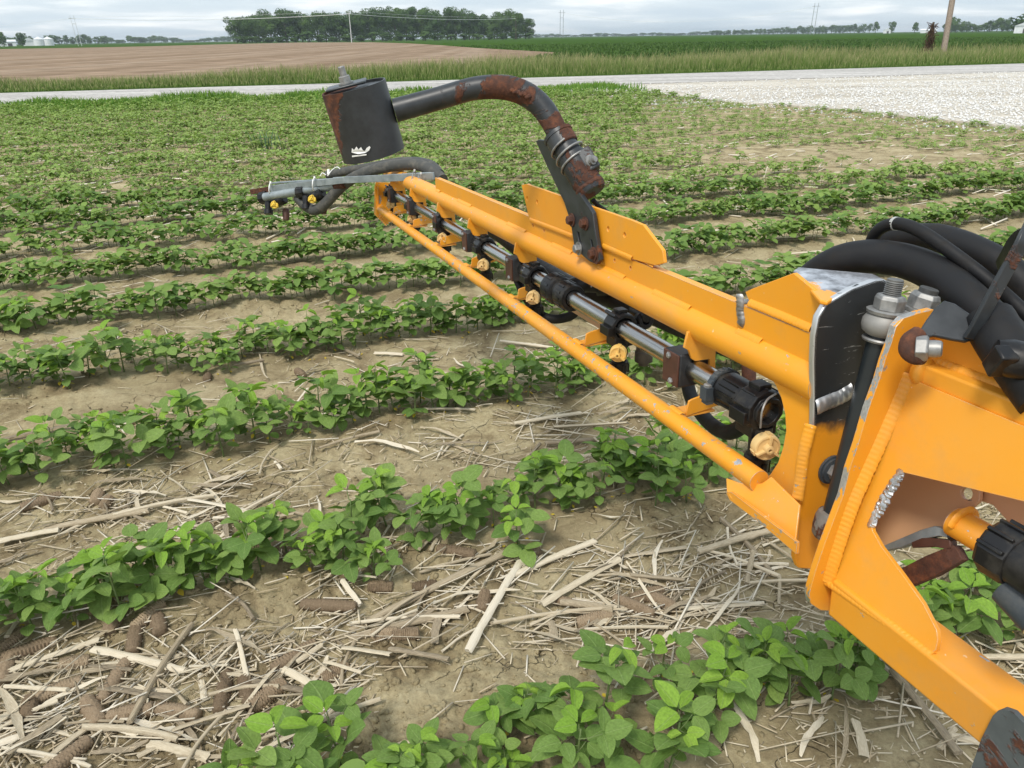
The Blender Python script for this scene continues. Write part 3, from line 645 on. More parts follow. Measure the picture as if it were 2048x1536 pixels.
def hframe(px, dist, h, lean, label, gap=3.2, mat=POLEL, r=.17):
    x, y = at_dist(px, dist); ax, ay = facing(x, y); t = thing('transmission_tower', label, 'pylon', (x, y, 0)); z = np.array([0, 0, 1.])
    for sg in (-1, 1): MB().cyl(np.array([x, y, -.3]) + ax * sg * gap / 2, np.array([x, y, h]) + ax * (sg * gap / 2 + lean), r, 8, r * .7).build('pole', mat, t)
    MB().box(np.array([x, y, h * .90]) + ax * lean * .9, (ax, ay, z), (gap * 1.1, .14, .14)).build('crossarm', mat, t)
    MB().box(np.array([x, y, h * .72]) + ax * lean * .7, (ax, ay, z), (gap / 2, .1, .1)).build('crossarm', mat, t); return np.array([x, y, h]) + ax * lean
L1 = hframe(157.5, 420, 12.6, -.6, 'pale two-legged power line frame near the left edge', 1.4, r=.11)
GREY_P = flat_noise('grey_pole', [(.3, (.26, .28, .29)), (.7, (.36, .38, .39))], 2)
T1 = hframe(1123, 760, 23.2, 0, 'tall two-legged pylon on the skyline right of the grove', 2.8, GREY_P, .28)
T2 = hframe(1622, 730, 23.5, .5, 'tall two-legged pylon on the skyline above the hazy right-hand wood', 2.8, GREY_P, .28)
def wire(name, pts, r, label, g=None): tag(MB().tube(pts, r, 5, 0).build(name, WIRE), label, 'wire', g)
wire('power_wire', sag(L1 - [0, 0, 1.3], PT - [0, 0, .95], 1.35), .075, 'thick pale lower wire sagging from the left frame to the middle pole', 'power wires')
wire('power_wire', sag(L1 - [0, 0, .2], PT - [0, 0, 0], 1.0), .028, 'thin upper wire from the left frame to the top of the middle pole', 'power wires')
wire('power_wire', sag(PT - [0, 0, .95], PT2 - [0, 0, .6], 1.2), .065, 'pale wire crossing the grove from the middle pole to the far pole', 'power wires')
wire('power_wire', sag(PT - [0, 0, .0], PT2 + [0, 0, .2], .9), .028, 'thin upper wire crossing the grove from the middle pole', 'power wires')
xx, yy = at_dist(-260, 520); wire('power_wire', sag(L1 - [0, 0, 1.3], (xx, yy, 9.6), 2.0), .04, 'wire running from the left frame out of the picture', 'power wires')
wire('power_wire', sag(T1 - [0, 0, 2.3], T2 - [0, 0, 2.3], 9.5, 40), .10, 'long sagging wire between the two skyline pylons', 'power wires')
# the near wooden pole with its lean, and the dead vines left of it
pb = gnd(1884, 122); pt = PZ(1915, -60, (pb - CAM) @ fwd + .6); t = thing('wooden_utility_pole', 'weathered wooden utility pole leaning right beside the far grass verge', 'utility pole', pb)
MB().cyl(pb - [0, 0, .1], pb + (pt - pb) * 2.2, .135, 14, .11).build('pole', POLEW, t)
vb = gnd(1852, 121); t = thing('dead_vine_clump', 'rusty brown dead vine clump hanging on a short post left of the leaning pole', 'vines', vb)
MB().cyl(vb, vb + [0, 0, 1.65], .05, 8).build('post', BARK, t)
mb = MB()
for i in range(150):
    a = random.uniform(0, 6.28); r_ = random.uniform(.02, .17); z0 = random.uniform(.4, 1.6); p = vb + np.array([math.cos(a) * r_, math.sin(a) * r_, z0]); mb.tube([p, p + np.array([random.uniform(-.2, .2), random.uniform(-.2, .2), random.uniform(-.35, .15)]), p + np.array([random.uniform(-.2, .2), random.uniform(-.2, .2), random.uniform(-.5, .1)])], .012, 3, 2)
mb.build('vine', flat_noise('dead_vine', [(.3, (.05, .032, .022)), (.7, (.12, .075, .05))], 8), t)
# ================================================================== the sprayer
def pts_on(pl, L): return [pl.at(*p) for p in L]
def ngon(c, ax, r, n=10): 
    c = np.asarray(c, float); a = np.asarray(ax, float); a = a / np.linalg.norm(a); h = np.array([0, 0, 1.]) if abs(a[2]) < .9 else np.array([1., 0, 0]); x = np.cross(h, a); x /= np.linalg.norm(x); y = np.cross(a, x)
    return [c + (x * math.cos(2 * math.pi * k / n) + y * math.sin(2 * math.pi * k / n)) * r for k in range(n)]
def long_box(v0, v1, u0_, u1_, s0, s1, mb=None):
    mb = mb or MB(); return mb.box(B((s0 + s1) / 2, (v0 + v1) / 2, (u0_ + u1_) / 2), (D, V, U), ((s1 - s0) / 2, (v1 - v0) / 2, (u1_ - u0_) / 2))
BOOM = thing('outer_boom_section', 'long worn yellow sprayer boom with spray pipe and nozzles reaching out over the bean rows', 'sprayer boom', O, (D, -V, U))
MV, MU, MR = .006, .0715, .0255            # main tube
GV, GU, GR = -.039, -.071, .0145           # lower guard tube
def tube_s(v, u, r, s0, s1, n=28, k=24):
    mb = MB(); mb.tube([B(s, v, u) for s in np.linspace(s0, s1, k)], r, n, 0); return mb
tube_s(MV, MU, MR, -.112, 1.5).build('main_tube', YELM, BOOM)
tube_s(MV, MU, MR * .999, 1.5, 2.24).build('main_tube_end', YELW, BOOM)
tube_s(GV, GU, GR, -.07, 2.27).build('guard_tube', YELW, BOOM)
# rail: hollow rectangular bar on top of the tube, with its row of bolt holes near the mounting plate
rl = [B(-.112, -.005, .088), B(1.535, -.005, .088), B(1.535, -.005, .1292), B(-.112, -.005, .1292)]
hol = [ngon(PV(-.005).at(*p), V, .0035) for p in [(1066, 451), (1088, 461), (1229, 521), (1261, 536)]]
MB().plate(rl, -V, .004, hol).build('rail_face', YEL, BOOM, bevel=.001)
long_box(-.0008, .012, .088, .1285, -.1115, 1.534).build('rail', YEL, BOOM, bevel=.0015)
# stitch welds between rail and tube
for i, x in enumerate([(1480, 1530), (1310, 1385), (1200, 1252), (1105, 1145), (1015, 1052), (915, 942), (872, 880)]):
    s0 = [loc(PV(-.006).at(xx, 160 + (xx - 400) * .427))[0] for xx in x]
    MB().weld([B(s, -.0065, .0925) for s in np.linspace(s0[0], s0[1], 4)], .0075, .004, .005, -V * .75 + U * .6).build('weld_bead', YEL, BOOM, 60)
# mounting plate
mp = [(1043, 370), (1053, 368), (1262, 440), (1286, 450), (1325, 501), (1328, 526), (1310, 531), (1263, 518), (1160, 478), (1058, 438)]
pl = PV(-.0075)
ho = [ngon(pl.at(*p), V, .0046) for p in [(1054, 397), (1074, 404), (1216, 458), (1249, 470)]]
MB().plate(pts_on(pl, mp), -V, .006, ho).build('mounting_plate', YEL, BOOM, bevel=.0008)
MB().weld(pts_on(PV(-.0085), [(1060, 440), (1110, 459), (1160, 479)]), .005, .0025, .005, -V).build('weld_bead', YEL, BOOM, 60)
MB().weld(pts_on(PV(-.0085), [(1206, 492), (1235, 505), (1265, 518)]), .005, .0025, .005, -V).build('weld_bead', YEL, BOOM, 60)
MB().weld([B(.333, .0, .131), B(.30, .002, .132), B(.262, .0, .1315)], .007, .004, .006, U).build('weld_bead', YEL, BOOM, 60)
# hangers with their cross bars, clamp blocks
HS = [.134, .476, .823, 1.163, 1.463, 1.80, 2.10]
hang_xy = [(-.0215, .065), (-.026, .041), (-.018, .036), (-.012, .022), (-.006, .0175), (.020, .0165), (.022, -.018), (.014, -.030), (.004, -.050), (.003, -.062), (.030, -.062), (.034, -.03), (.030, .02), (.028, .065)]
for i, s in enumerate(HS):
    m_ = YEL if i < 3 else YELM
    if i != 1:
        MB().plate([B(s, v, u) for v, u in hang_xy], -D, .005).build('hanger', m_, BOOM, bevel=.0008)
        MB().box(B(s + .030, .0, .0), (D, V, U), (.0215, .026, .0265)).build('clamp_block', BLOK, BOOM, bevel=.003)
        cp = MB().box(B(s + .030, -.0275, .0), (D, V, U), (.0205, .0016, .0255)).build('clamp_plate', BRWN, BOOM, bevel=.001)
        for sg in (-1, 1): MB().lathe(B(s + .030 + .004 * sg, -.0285, .0195 * sg), -V, [(0, .0052), (.003, .0052), (.0045, .003)], 6).build('screw', ZINC, cp)
    # angle bar down to the guard tube
    L = []; z = -.062
    MB().box(B(s + .001, (GV + .030) / 2, z - .001), (D, V, U), (.0165, (.030 - GV) / 2 - .004, .0016)).plate([B(s - .0165, v, u) for v, u in [(GV + .012, -.062), (GV + .016, -.038), (GV + .022, -.036), (.052, -.024), (.052, -.052)]], -D, .0035).build('cross_bar', m_ if i < 5 else YELW, BOOM, bevel=.0008)
    MB().weld([B(s - .016, GV + .006, GU + .0135), B(s + .014, GV + .006, GU + .0135)], .006, .004, .0045, U).build('weld_bead', YEL, BOOM, 60)
# rear brace strip behind the spray pipe
long_box(.045, .050, -.062, -.040, .476, .86).build('rear_strip', YTAN, BOOM, bevel=.001)
MB().box(B(.476, .035, -.052), (D, V, U), (.0125, .02, .0016)).build('rear_lug', YEL, BOOM)
# end of the boom: folded end plate
ep = PS(2.27)
MB().plate(pts_on(ep, [(750, 372), (753, 430), (760, 440), (772, 452), (806, 424), (810, 400), (795, 378), (790, 366), (752, 364)]), -D, .005).build('tip_plate', YELW, BOOM, bevel=.001)
MB().plate(pts_on(PV(-.045), [(749, 372), (748, 428), (766, 446), (772, 452), (757, 432), (755, 374)]), -V, .004).build('tip_plate_edge', YELW, BOOM)
MB().box(B(2.2, 0, -.075), (D, V, U), (.012, .04, .003)).build('cross_bar', YTAN, BOOM)
# spray pipe
tube_s(0, 0, .0165, -.02, 2.29, 30, 30).build('spray_pipe', STEEL, BOOM)
def fin_cap(mb, p, ax, r):
    a = np.asarray(ax) / np.linalg.norm(ax); h = np.cross(a, U); h /= np.linalg.norm(h); w = np.cross(a, h)
    mb.lathe(p, a, [(0, r), (.010, r), (.013, r * .93), (.0135, r * .80), (.012, r * .78), (.012, r * .36), (.020, r * .30), (.0205, r * .14), (.012, r * .12)], 24)
    for k in range(3):
        t = k * 2.094 + .4; d = h * math.cos(t) + w * math.sin(t); mb.box(p + a * .0135 + d * r * .60, (a, d, np.cross(a, d)), (.0045, r * .38, .0012))
    for k in range(3):
        t = k * 2.094 + .4; d = h * math.cos(t) + w * math.sin(t); mb.box(p + a * .006 + d * r * 1.0, (a, d, np.cross(a, d)), (.005, r * .07, .0032))
def nozzle(s, parent, cap=CAPY, tip=True, sc=1.0, turret=False, axd=None):
    c = B(s, 0, 0); mb = MB(); n_ = 10
    mb.lathe(c - D * .0165, D, [(0, .0195), (.0, .0255), (.003, .0275), (.030, .0275), (.033, .0255), (.033, .0175)], n_, up=U, caps=False, phase=.5)
    for q in (-1, 1): mb.box(c + V * .0245 * q * .98 - U * .004, (D, V, U), (.0165, .0075, .008))       # hinge lugs
    mb.box(c + U * .0285, (D, V, U), (.010, .009, .0035)); mb.box(c - V * .017 + U * .023, (D, (V * .7 + U * .7), (U * .7 - V * .7)), (.0175, .003, .006))
    mb.box(c - U * .026, (D, V, U), (.0165, .018, .008))
    o = mb.build('nozzle_body', BLK, parent, 30, bevel=.0009)
    m2 = MB(); c2 = c - U * .034 - D * .003
    m2.lathe(c2 + U * .010, -U, [(0, .0155), (.012, .0155), (.014, .0125), (.040, .0115), (.041, .0150), (.047, .0158), (.058, .0158), (.060, .0125), (.066, .0120), (.067, .010)], 18)
    for k in range(6): m2.box(c2 - U * .043 + (D * math.cos(k * 1.047) + V * math.sin(k * 1.047)) * .0155, (U, D * math.cos(k * 1.047) + V * math.sin(k * 1.047), V * math.cos(k * 1.047) - D * math.sin(k * 1.047)), (.008, .0018, .003))
    ax = axd if axd is not None else (-D * .80 - V * .58 - U * .04); ax = ax / np.linalg.norm(ax)
    m2.lathe(c2 - U * .006, ax, [(0, .010), (.012, .0125), (.018, .0165), (.021, .0168)], 18)
    m2.build('nozzle_drop', BLK, o, 30)
    mc = MB(); fin_cap(mc, c2 - U * .006 + ax * .0195, ax, .0152); mc.build('nozzle_cap', cap, o, 30)
    if turret:
        m3 = MB(); q = c + V * .045 + U * .006; m3.lathe(q + V * .0, -D * .7 + U * .1 - V * .1, [(-.012, .013), (0, .016), (.012, .017), (.018, .013), (.018, .007), (.004, .006)], 16)
        m3.cyl(c + V * .02, q, .010); m3.cyl(q - D * .018 + V * .0 + U * .010, q + D * .03 + U * .010, .011)
        m3.build('side_valve', BLK, o, 30)
        m4 = MB(); m4.lathe(c + V * .045 - U * .03 - D * .01, -U, [(0, .014), (.02, .0145), (.022, .0165), (.04, .0165), (.042, .010), (.048, .009)], 16); m4.build('spare_tip', metal_mat('dull_brown_tip', (.06, .05, .04), (.16, .13, .10), .7, .1), o)
    return o
NS = [.374, .764, 1.102, 1.463 + .02, 1.86, 2.20]
for i, s in enumerate(NS): nozzle(s, BOOM, CAPY if i in (0,) else CAPT if i < 4 else CAPT, turret=(i == 0))
# a heavy tee coupling with its union nuts
mb = MB(); s0 = .565
mb.lathe(B(s0, 0, 0), D, [(0, .018), (0, .026), (.008, .0285), (.040, .0285), (.044, .024), (.058, .024), (.060, .029), (.064, .031), (.100, .031), (.104, .028), (.104, .018)], 26, caps=False)
for k in range(26):
    a = k * 2 * math.pi / 26; d = V * math.cos(a) + U * math.sin(a); tn = -V * math.sin(a) + U * math.cos(a)
    if k % 2: mb.box(B(s0 + .024, 0, 0) + d * .0288, (D, d, tn), (.014, .0012, .0022)); mb.box(B(s0 + .082, 0, 0) + d * .0312, (D, d, tn), (.015, .0012, .0024))
TEE = mb.build('tee_coupling', BLK, BOOM, 30)
mb = MB(); mb.tube([B(s0 + .052, .015, .006), B(s0 + .050, .045, .014), B(s0 + .040, .075, .012)], .019, 16, 4); mb.lathe(B(s0 + .040, .072, .012), V * .9 - D * .3, [(0, .025), (.03, .025), (.032, .021), (.055, .020)], 18)
mb.cyl(B(s0 + .045, .05, .02), B(s0 + .045, .05, .045), .010); mb.build('tee_branch', BLK, TEE, 30)
for dv in (.055, .072): MB().tube([B(s0 + .070, dv - .005, .012), B(s0 + .066, dv, .034), B(s0 + .05, dv + .006, .042), B(s0 + .03, dv, .034), B(s0 + .022, dv - .005, .012)], .0016, 8, 5).build('steel_clip', ZINC, TEE)
# the end coupler next to the hinge: grey clamp ring, barrel, octagonal nozzle clamp with open port
mb = MB(); mb.lathe(B(.072, 0, 0), -D, [(0, .018), (0, .0235), (.006, .0245), (.012, .0235), (.014, .0255), (.052, .0245), (.060, .0225), (.066, .0225)], 26, caps=False)
for k in range(5): mb.box(B(.036, 0, 0) + (V * math.cos(2.2 + k * .35) + U * math.sin(2.2 + k * .35)) * .0252, (D, V * math.cos(2.2 + k * .35) + U * math.sin(2.2 + k * .35), U), (.017, .0012, .001))
CPL = mb.build('end_coupler', BLK, BOOM, 30)
mb = MB(); mb.lathe(B(.074, 0, 0), -D, [(0, .0245), (0, .0272), (.011, .0272), (.011, .0245)], 28, caps=False)
for sg in (-1, 1): mb.box(B(.0685, -.0275 * sg, -.004), (D, V, U), (.0075, .0075, .0095)); mb.box(B(.0685, -.0265 * sg, -.0155), (D, V, U), (.0065, .0055, .0045))
for k in range(9):
    a = .45 + k * .28; d = V * math.cos(a) + U * math.sin(a); tn = -V * math.sin(a) + U * math.cos(a); mb.box(B(.0685, 0, 0) + d * .0275, (D, d, tn), (.0045, .0008, .0024))
cr_ = mb.build('clamp_ring', GRYP, CPL, 30)
for sg in (-1, 1): MB().lathe(B(.0685, -.0275 * sg, .0055), U, [(0, .0062), (.003, .0062), (.0045, .004)], 10).build('clamp_screw', ZINC, cr_)
mb = MB(); c = B(-.006, 0, 0); mb.lathe(c + D * .016, -D, [(0, .022), (0, .0285), (.004, .0305), (.030, .0305), (.034, .0285), (.034, .0215), (.040, .0215), (.040, .0155), (.012, .0145)], 10, up=U, caps=False, phase=.5)
for k in range(10):
    a = math.pi / 10 * (2 * k + 1) ; d = V * math.cos(a) + U * math.sin(a); tn = -V * math.sin(a) + U * math.cos(a); mb.box(c + d * .0295 - D * .0, (D, d, tn), (.014, .0022, .0016))
mb.box(c + U * .031, (D, V, U), (.011, .010, .004)).box(c - U * .028, (D, V, U), (.017, .020, .008)).box(c - V * .028 - U * .006, (D, V, U), (.016, .006, .009))
NZ0 = mb.build('nozzle_body', BLK, BOOM, 30, bevel=.0009)
mb = MB(); c2 = c - U * .036 - D * .008; mb.lathe(c2 + U * .012, -U, [(0, .017), (.012, .017), (.016, .0135), (.044, .0125), (.045, .0165), (.052, .0175), (.066, .0175), (.068, .0135), (.080, .0125)], 18)
for k in range(6): mb.box(c2 - U * .048 + (D * math.cos(k * 1.047) + V * math.sin(k * 1.047)) * .0170, (U, D * math.cos(k * 1.047) + V * math.sin(k * 1.047), V * math.cos(k * 1.047) - D * math.sin(k * 1.047)), (.009, .0018, .003))
ax = -D * .83 - V * .2; ax = ax / np.linalg.norm(ax); mb.lathe(c2 - U * .008, ax, [(0, .011), (.010, .014), (.014, .0175), (.017, .018)], 18); mb.build('nozzle_drop', BLK, NZ0, 30)
mc = MB(); fin_cap(mc, c2 - U * .008 + ax * .016, ax, .0185); mc.build('nozzle_cap', CAPT, NZ0, 30)
MB().tube([c - D * .034 - V * .021 - U * .012, c - D * .036 - V * .023 + U * .012, c - D * .030 - V * .012 + U * .024, c - D * .022 + V * .008 + U * .026], .0014, 8, 5).build('steel_clip', ZINC, NZ0)
# hinge end: front gusset, end plate, top flange, web with its round cut-out, lower flange
MB().plate(pts_on(PV(-.002), [(1490, 584), (1505, 577), (1587, 546), (1634, 585), (1647, 602), (1628, 641), (1626, 656), (1498, 602)]), -V, .006).build('gusset', YELM, BOOM, bevel=.0008)
MB().weld(pts_on(PV(-.003), [(1500, 604), (1560, 628), (1625, 656)]), .0065, .003, .005, -V * .8 + U * .6).build('weld_bead', YEL, BOOM, 60)
MB().plate([B(-.09, v, .1296) for v in (.0125,)] + [B(-.09, -.004, .1296), B(.06, -.004, .1296), B(.06, .0125, .1296)], U, .002).build('rail_cap', YELM, BOOM)
fl = [B(-.100, -.012, .172), B(-.0985, .010, .1805), B(-.098, .045, .186), B(-.098, .085, .1865)]
tf = pts_on(PU(.179), [(1587, 541), (1596, 534), (1665, 540), (1745, 547), (1779, 563), (1748, 560), (1704, 576), (1655, 603), (1640, 600)])
MB().plate(tf, U, .005).build('top_flange', FLNG, BOOM, bevel=.0015)
MB().plate(pts_on(PS(-.118), [(1780, 566), (1770, 559), (1748, 561), (1704, 577), (1653, 607), (1636, 635), (1629, 673), (1627, 720), (1628, 800), (1627, 857), (1619, 895), (1610, 962), (1597, 1029), (1592, 1082), (1590, 1118), (1597, 1137), (1640, 1141), (1690, 1120), (1760, 900), (1812, 700), (1806, 600)]), -D, .009).build('end_plate', ENDP, BOOM, bevel=.0022, seg=3)
MB().weld(pts_on(PS(-.120), [(1633, 815), (1652, 806), (1680, 795), (1705, 780)]), .010, .006, .008, -D).build('weld_bead', BARE, BOOM, 60)
MB().weld(pts_on(PS(-.120), [(1621, 850), (1607, 905), (1600, 960), (1594, 1000)]), .007, .004, .006, -D * .6 - V * .8).build('weld_bead', YELW, BOOM, 60)
wp = [(1539, 752), (1547, 741), (1600, 762), (1629, 775), (1628, 800), (1627, 857), (1616, 895), (1607, 962), (1595, 1029), (1590, 1082), (1587, 1100), (1560, 1060), (1500, 985), (1500, 968), (1522, 965), (1541, 948), (1556, 925), (1566, 895), (1572, 862), (1570, 828), (1562, 795), (1551, 770)]
WP = Plane(B(0, -.004, .045), -V * 1.0 + U * .06)
MB().plate(pts_on(WP, wp), WP.n, .005).build('web_plate', YELM, BOOM, bevel=.001)
lf = [(1452, 956), (1478, 965), (1500, 970), (1524, 966), (1542, 953), (1600, 1010), (1592, 1075), (1588, 1098), (1520, 1040), (1460, 996), (1453, 982)]
LP = Plane(B(-.03, -.056, -.085), -V * .72 + U * .42 - D * .15)
MB().plate(pts_on(LP, lf), LP.n, .004).build('lower_flange', YELM, BOOM, bevel=.001)
MB().plate(pts_on(Plane(B(-.03, -.062, -.098), -V), [(1452, 985), (1459, 1000), (1520, 1046), (1592, 1108), (1594, 1085), (1525, 1032), (1462, 984)]), -V, .004).build('lower_lip', YELW, BOOM, bevel=.001)
# repair weld collar over the rail
mb = MB(); mb.weld(pts_on(PV(-.0055), [(1479, 590), (1481, 605), (1480, 622), (1483, 640), (1480, 650)]), .007, .005, .006, -V); mb.weld([B(.0475, -.006, .130), B(.0455, .004, .131), B(.046, .012, .130)], .007, .004, .006, U); mb.build('repair_weld', metal_mat('grey_weld', (.14, .13, .12), (.45, .44, .42), .5, .8, sc=60), BOOM, 60)
MB().weld(pts_on(WP.off(.001), [(1505, 722), (1530, 738), (1555, 748), (1590, 764)]), .006, .004, .006, -V * .8 - U * .5).build('weld_bead', YEL, BOOM, 60)

# ---- hinge pin with its stack of washers, domed bush and nut
HP_ = PS(-.148); a_ = HP_.at(1763, 668); b_ = HP_.at(1676, 1000); hx = (a_ - b_) / np.linalg.norm(a_ - b_)
HG = thing('hinge_rod', 'dark grey vertical hinge rod with washers and nut between the two yellow boom sections', 'hinge rod', b_, (D, -V, U))
MB().cyl(b_ - hx * .02, a_ + hx * .01, .0135, 28).build('rod', ROD, HG)
MB().lathe(a_ - hx * .008, hx, [(0, .0185), (.0022, .0195), (.004, .0185)], 30).build('lower_washer', ZINC, HG)
MB().lathe(a_ - hx * .001, hx, [(0, .0165), (.004, .0215), (.010, .0235), (.017, .0232), (.022, .0200), (.024, .0185)], 30).build('domed_bush', metal_mat('dull_cast_bush', (.22, .215, .20), (.34, .33, .31), .6, .4), HG)
MB().lathe(a_ + hx * .0235, hx, [(0, .0212), (.0035, .0220), (.0045, .0205)], 30).build('upper_washer', ZINC, HG)
MB().lathe(a_ + hx * .028, hx, [(0, .0160), (.012, .0165), (.016, .0150), (.017, .0125)], 6).build('nut', ZINC, HG, 20, bevel=.0008)
th = []; 
for k in range(9): th += [(k * .0021, .0094), (k * .0021 + .00105, .0083)]
MB().lathe(a_ + hx * .042, hx, th + [(.0195, .0085), (.0205, .007)], 20).build('threaded_end', metal_mat('dark_thread', (.10, .10, .10), (.2, .2, .19), .5, .6), HG, 20)
MB().lathe(b_ - hx * .052, hx, [(0, .0175), (.004, .0205), (.014, .0215), (.026, .021), (.034, .0185), (.036, .0150)], 28).build('lower_bush', metal_mat('rusty_cast_bush', (.15, .14, .12), (.30, .28, .25), .6, .3, rust=.4), HG)
# second bolt behind, and the bolt through the end plate half-way down
q = PS(-.155).at(1842, 615); kx = (U * .96 - D * .1 + V * .22); kx /= np.linalg.norm(kx)
MB().lathe(q - kx * .02, kx, [(0, .020), (.008, .0235), (.014, .0235), (.016, .021)], 28).lathe(q - kx * .004, kx, [(0, .0225), (.003, .0225)], 28).build('rear_bush', ZINC, HG)
MB().lathe(q - kx * .001, kx, [(0, .0165), (.013, .0160), (.018, .0135)], 6).build('rear_nut', ZINC, HG, 20, bevel=.0008)
MB().lathe(q + kx * .016, kx, [(0, .0102), (.006, .0102), (.007, .009)], 20).build('rear_bolt_end', metal_mat('dark_bolt_end', (.06, .06, .06), (.14, .14, .13), .5, .4), HG)
q = PS(-.119).at(1661, 938); MB().lathe(q, -D, [(0, .019), (.003, .019), (.0032, .016), (.006, .016)], 26).build('side_washer', GRYP, HG); MB().lathe(q - D * .005, -D, [(0, .011), (.008, .011), (.010, .009)], 6).build('side_bolt_head', ZINC, HG, 20)

# ---- inner boom section
INN = thing('inner_boom_section', 'big yellow fabricated inner boom frame with thick welds and a cut-out at the right edge', 'sprayer boom', B(-.3, 0, 0), (D, -V, U))
S1 = -.18; ips = PS(S1)
wl_px = [(1812, 748), (1803, 772), (1760, 872), (1703, 1000), (1665, 1110), (1650, 1165)]
wa, wb = ips.at(1806, 772), ips.at(1655, 1160)
n_ = np.cross(wa - wb, D); n_ /= np.linalg.norm(n_); 
if n_ @ V > 0: n_ = -n_
WPL = Plane(wa, n_)
ep_ = [(1867, 619), (1838, 626), (1808, 636), (1792, 654), (1784, 683), (1770, 721), (1758, 762), (1737, 819), (1717, 888), (1699, 940), (1686, 993), (1668, 1040), (1650, 1087), (1632, 1140), (1618, 1189), (1622, 1208), (1641, 1221), (1660, 1222), (1668, 1175), (1720, 1020), (1790, 860), (1850, 760), (1905, 690), (1890, 640)]
MB().plate(pts_on(ips, ep_), -D, .009).build('end_plate', YELE, INN, bevel=.0018, seg=3)
def exw(p, s):   # push a point of the web inboard to station s
    q = np.array(p); return q + D * (s - loc(q)[0])
web = pts_on(WPL, [(1806, 760), (1760, 874), (1703, 1000), (1664, 1112), (1649, 1166), (1700, 1200), (1780, 1255), (1858, 1312), (1872, 1300), (1876, 1280), (1874, 1262), (1845, 1205), (1802, 1145), (1762, 1092), (1745, 1062), (1742, 1040), (1750, 1012), (1768, 980), (1787, 955), (1803, 944)])
e0 = WPL.at(1803, 944); e1 = WPL.at(2048, 1003); dd_ = (e1 - e0) / np.linalg.norm(e1 - e0); e2 = e1 + dd_ * .22
top1 = exw(WPL.at(1820, 757), -.66)
web += [e2, e2 + (U - n_ * (U @ n_)) * .35 * 0 + (top1 - exw(e2, -.66)) + (exw(e2, -.66) - e2), WPL.at(1822, 757)]
MB().plate(web, WPL.n, .006).build('web_plate', YEL, INN, bevel=.0016, seg=3)
wv = WPL.off(.0005)
MB().weld([ips.off(.001).at(*p) for p in wl_px], .0105, .0034, .0062, -D * .5 + n_ * .85).build('weld_bead', YEL, INN, 70)
MB().weld(pts_on(wv, [(1652, 1160), (1690, 1186), (1735, 1218), (1790, 1256), (1850, 1303), (1866, 1316)]), .0060, .0045, .0055, n_ * .8 + U * .5).build('weld_bead', YELM, INN, 70)
# ragged torn metal at the corner of the cut-out
mb = MB(); rr = random.Random(5)
for k in range(46):
    t = k / 45; x = 1801 - 57 * t + rr.uniform(-7, 1) * (.4 + math.sin(t * 3.1)); y = 945 + 105 * t; q = WPL.off(.0005).at(x, y)
    mb.lathe(q - n_ * .003, n_ + D * rr.uniform(-.5, .5), [(0, .0045), (.003 + rr.uniform(0, .002), .0042 * rr.uniform(.5, 1)), (.005, .0015)], 6)
mb.build('torn_edge', BARE, INN, 20)
# top chord: box along the boom
c0 = ips.at(1822, 757); c1 = ips.at(1832, 727); lc0, lc1 = loc(c0), loc(c1)
cu0, cu1 = lc0[2], lc0[2] + .022; cv = lc0[1] - .004
lo_ = long_box(cv, cv + .045, cu0, cu1, -.70, S1 - .009); lo_.build('top_chord', YEL, INN, bevel=.003, seg=3)
MB().weld([B(s, cv + .020, cu1 + .001) for s in np.linspace(S1 - .008, -.6, 5)], .006, .004, .007, U * .7 - V * .7).build('weld_bead', YEL, INN, 70)
long_box(cv + .022, cv + .030, cu1, cu1 + .044, -.70, S1 - .004).build('upper_plate', YEL, INN, bevel=.002)
MB().lathe(B(S1 - .012, cv + .006, cu0 + .012), -D, [(-.006, .014), (0, .016), (.004, .015), (.006, .010)], 20).build('weld_blob', YEL, INN, 60)
# lower box beam
bf, tf_, tb = loc(ips.at(1643, 1220)), loc(ips.at(1652, 1149)), loc(ips.at(1690, 1117))
sec = [(bf[1], bf[2]), (tf_[1], tf_[2]), (tf_[1] + .052, tf_[2] + .002), (bf[1] + .052, bf[2] + .002)]
mb = MB(); s_a, s_b = S1 - .009, -.72; vs = [B(s, v, u) for s in (s_a, s_b) for v, u in sec]
mb.add(vs, [(0, 1, 2, 3), (4, 7, 6, 5), (0, 4, 5, 1), (1, 5, 6, 2), (2, 6, 7, 3), (3, 7, 4, 0)]); mb.build('lower_beam', YELM, INN, bevel=.004, seg=3)
# black rusty bracket clamped on the lower beam
bp = PV(sec[0][0] - .006); br = [(1996, 1421), (2006, 1417), (2026, 1424), (2052, 1450), (2120, 1500), (2080, 1640), (1925, 1610), (1944, 1530), (1962, 1478), (1985, 1432)]
MB().plate(pts_on(bp, br), -V, .006).build('clamp_bracket', metal_mat('weathered_black_bracket', (.06, .07, .075), (.12, .14, .145), .45, .15, rust=.28, sc=20), INN, bevel=.002, seg=3)
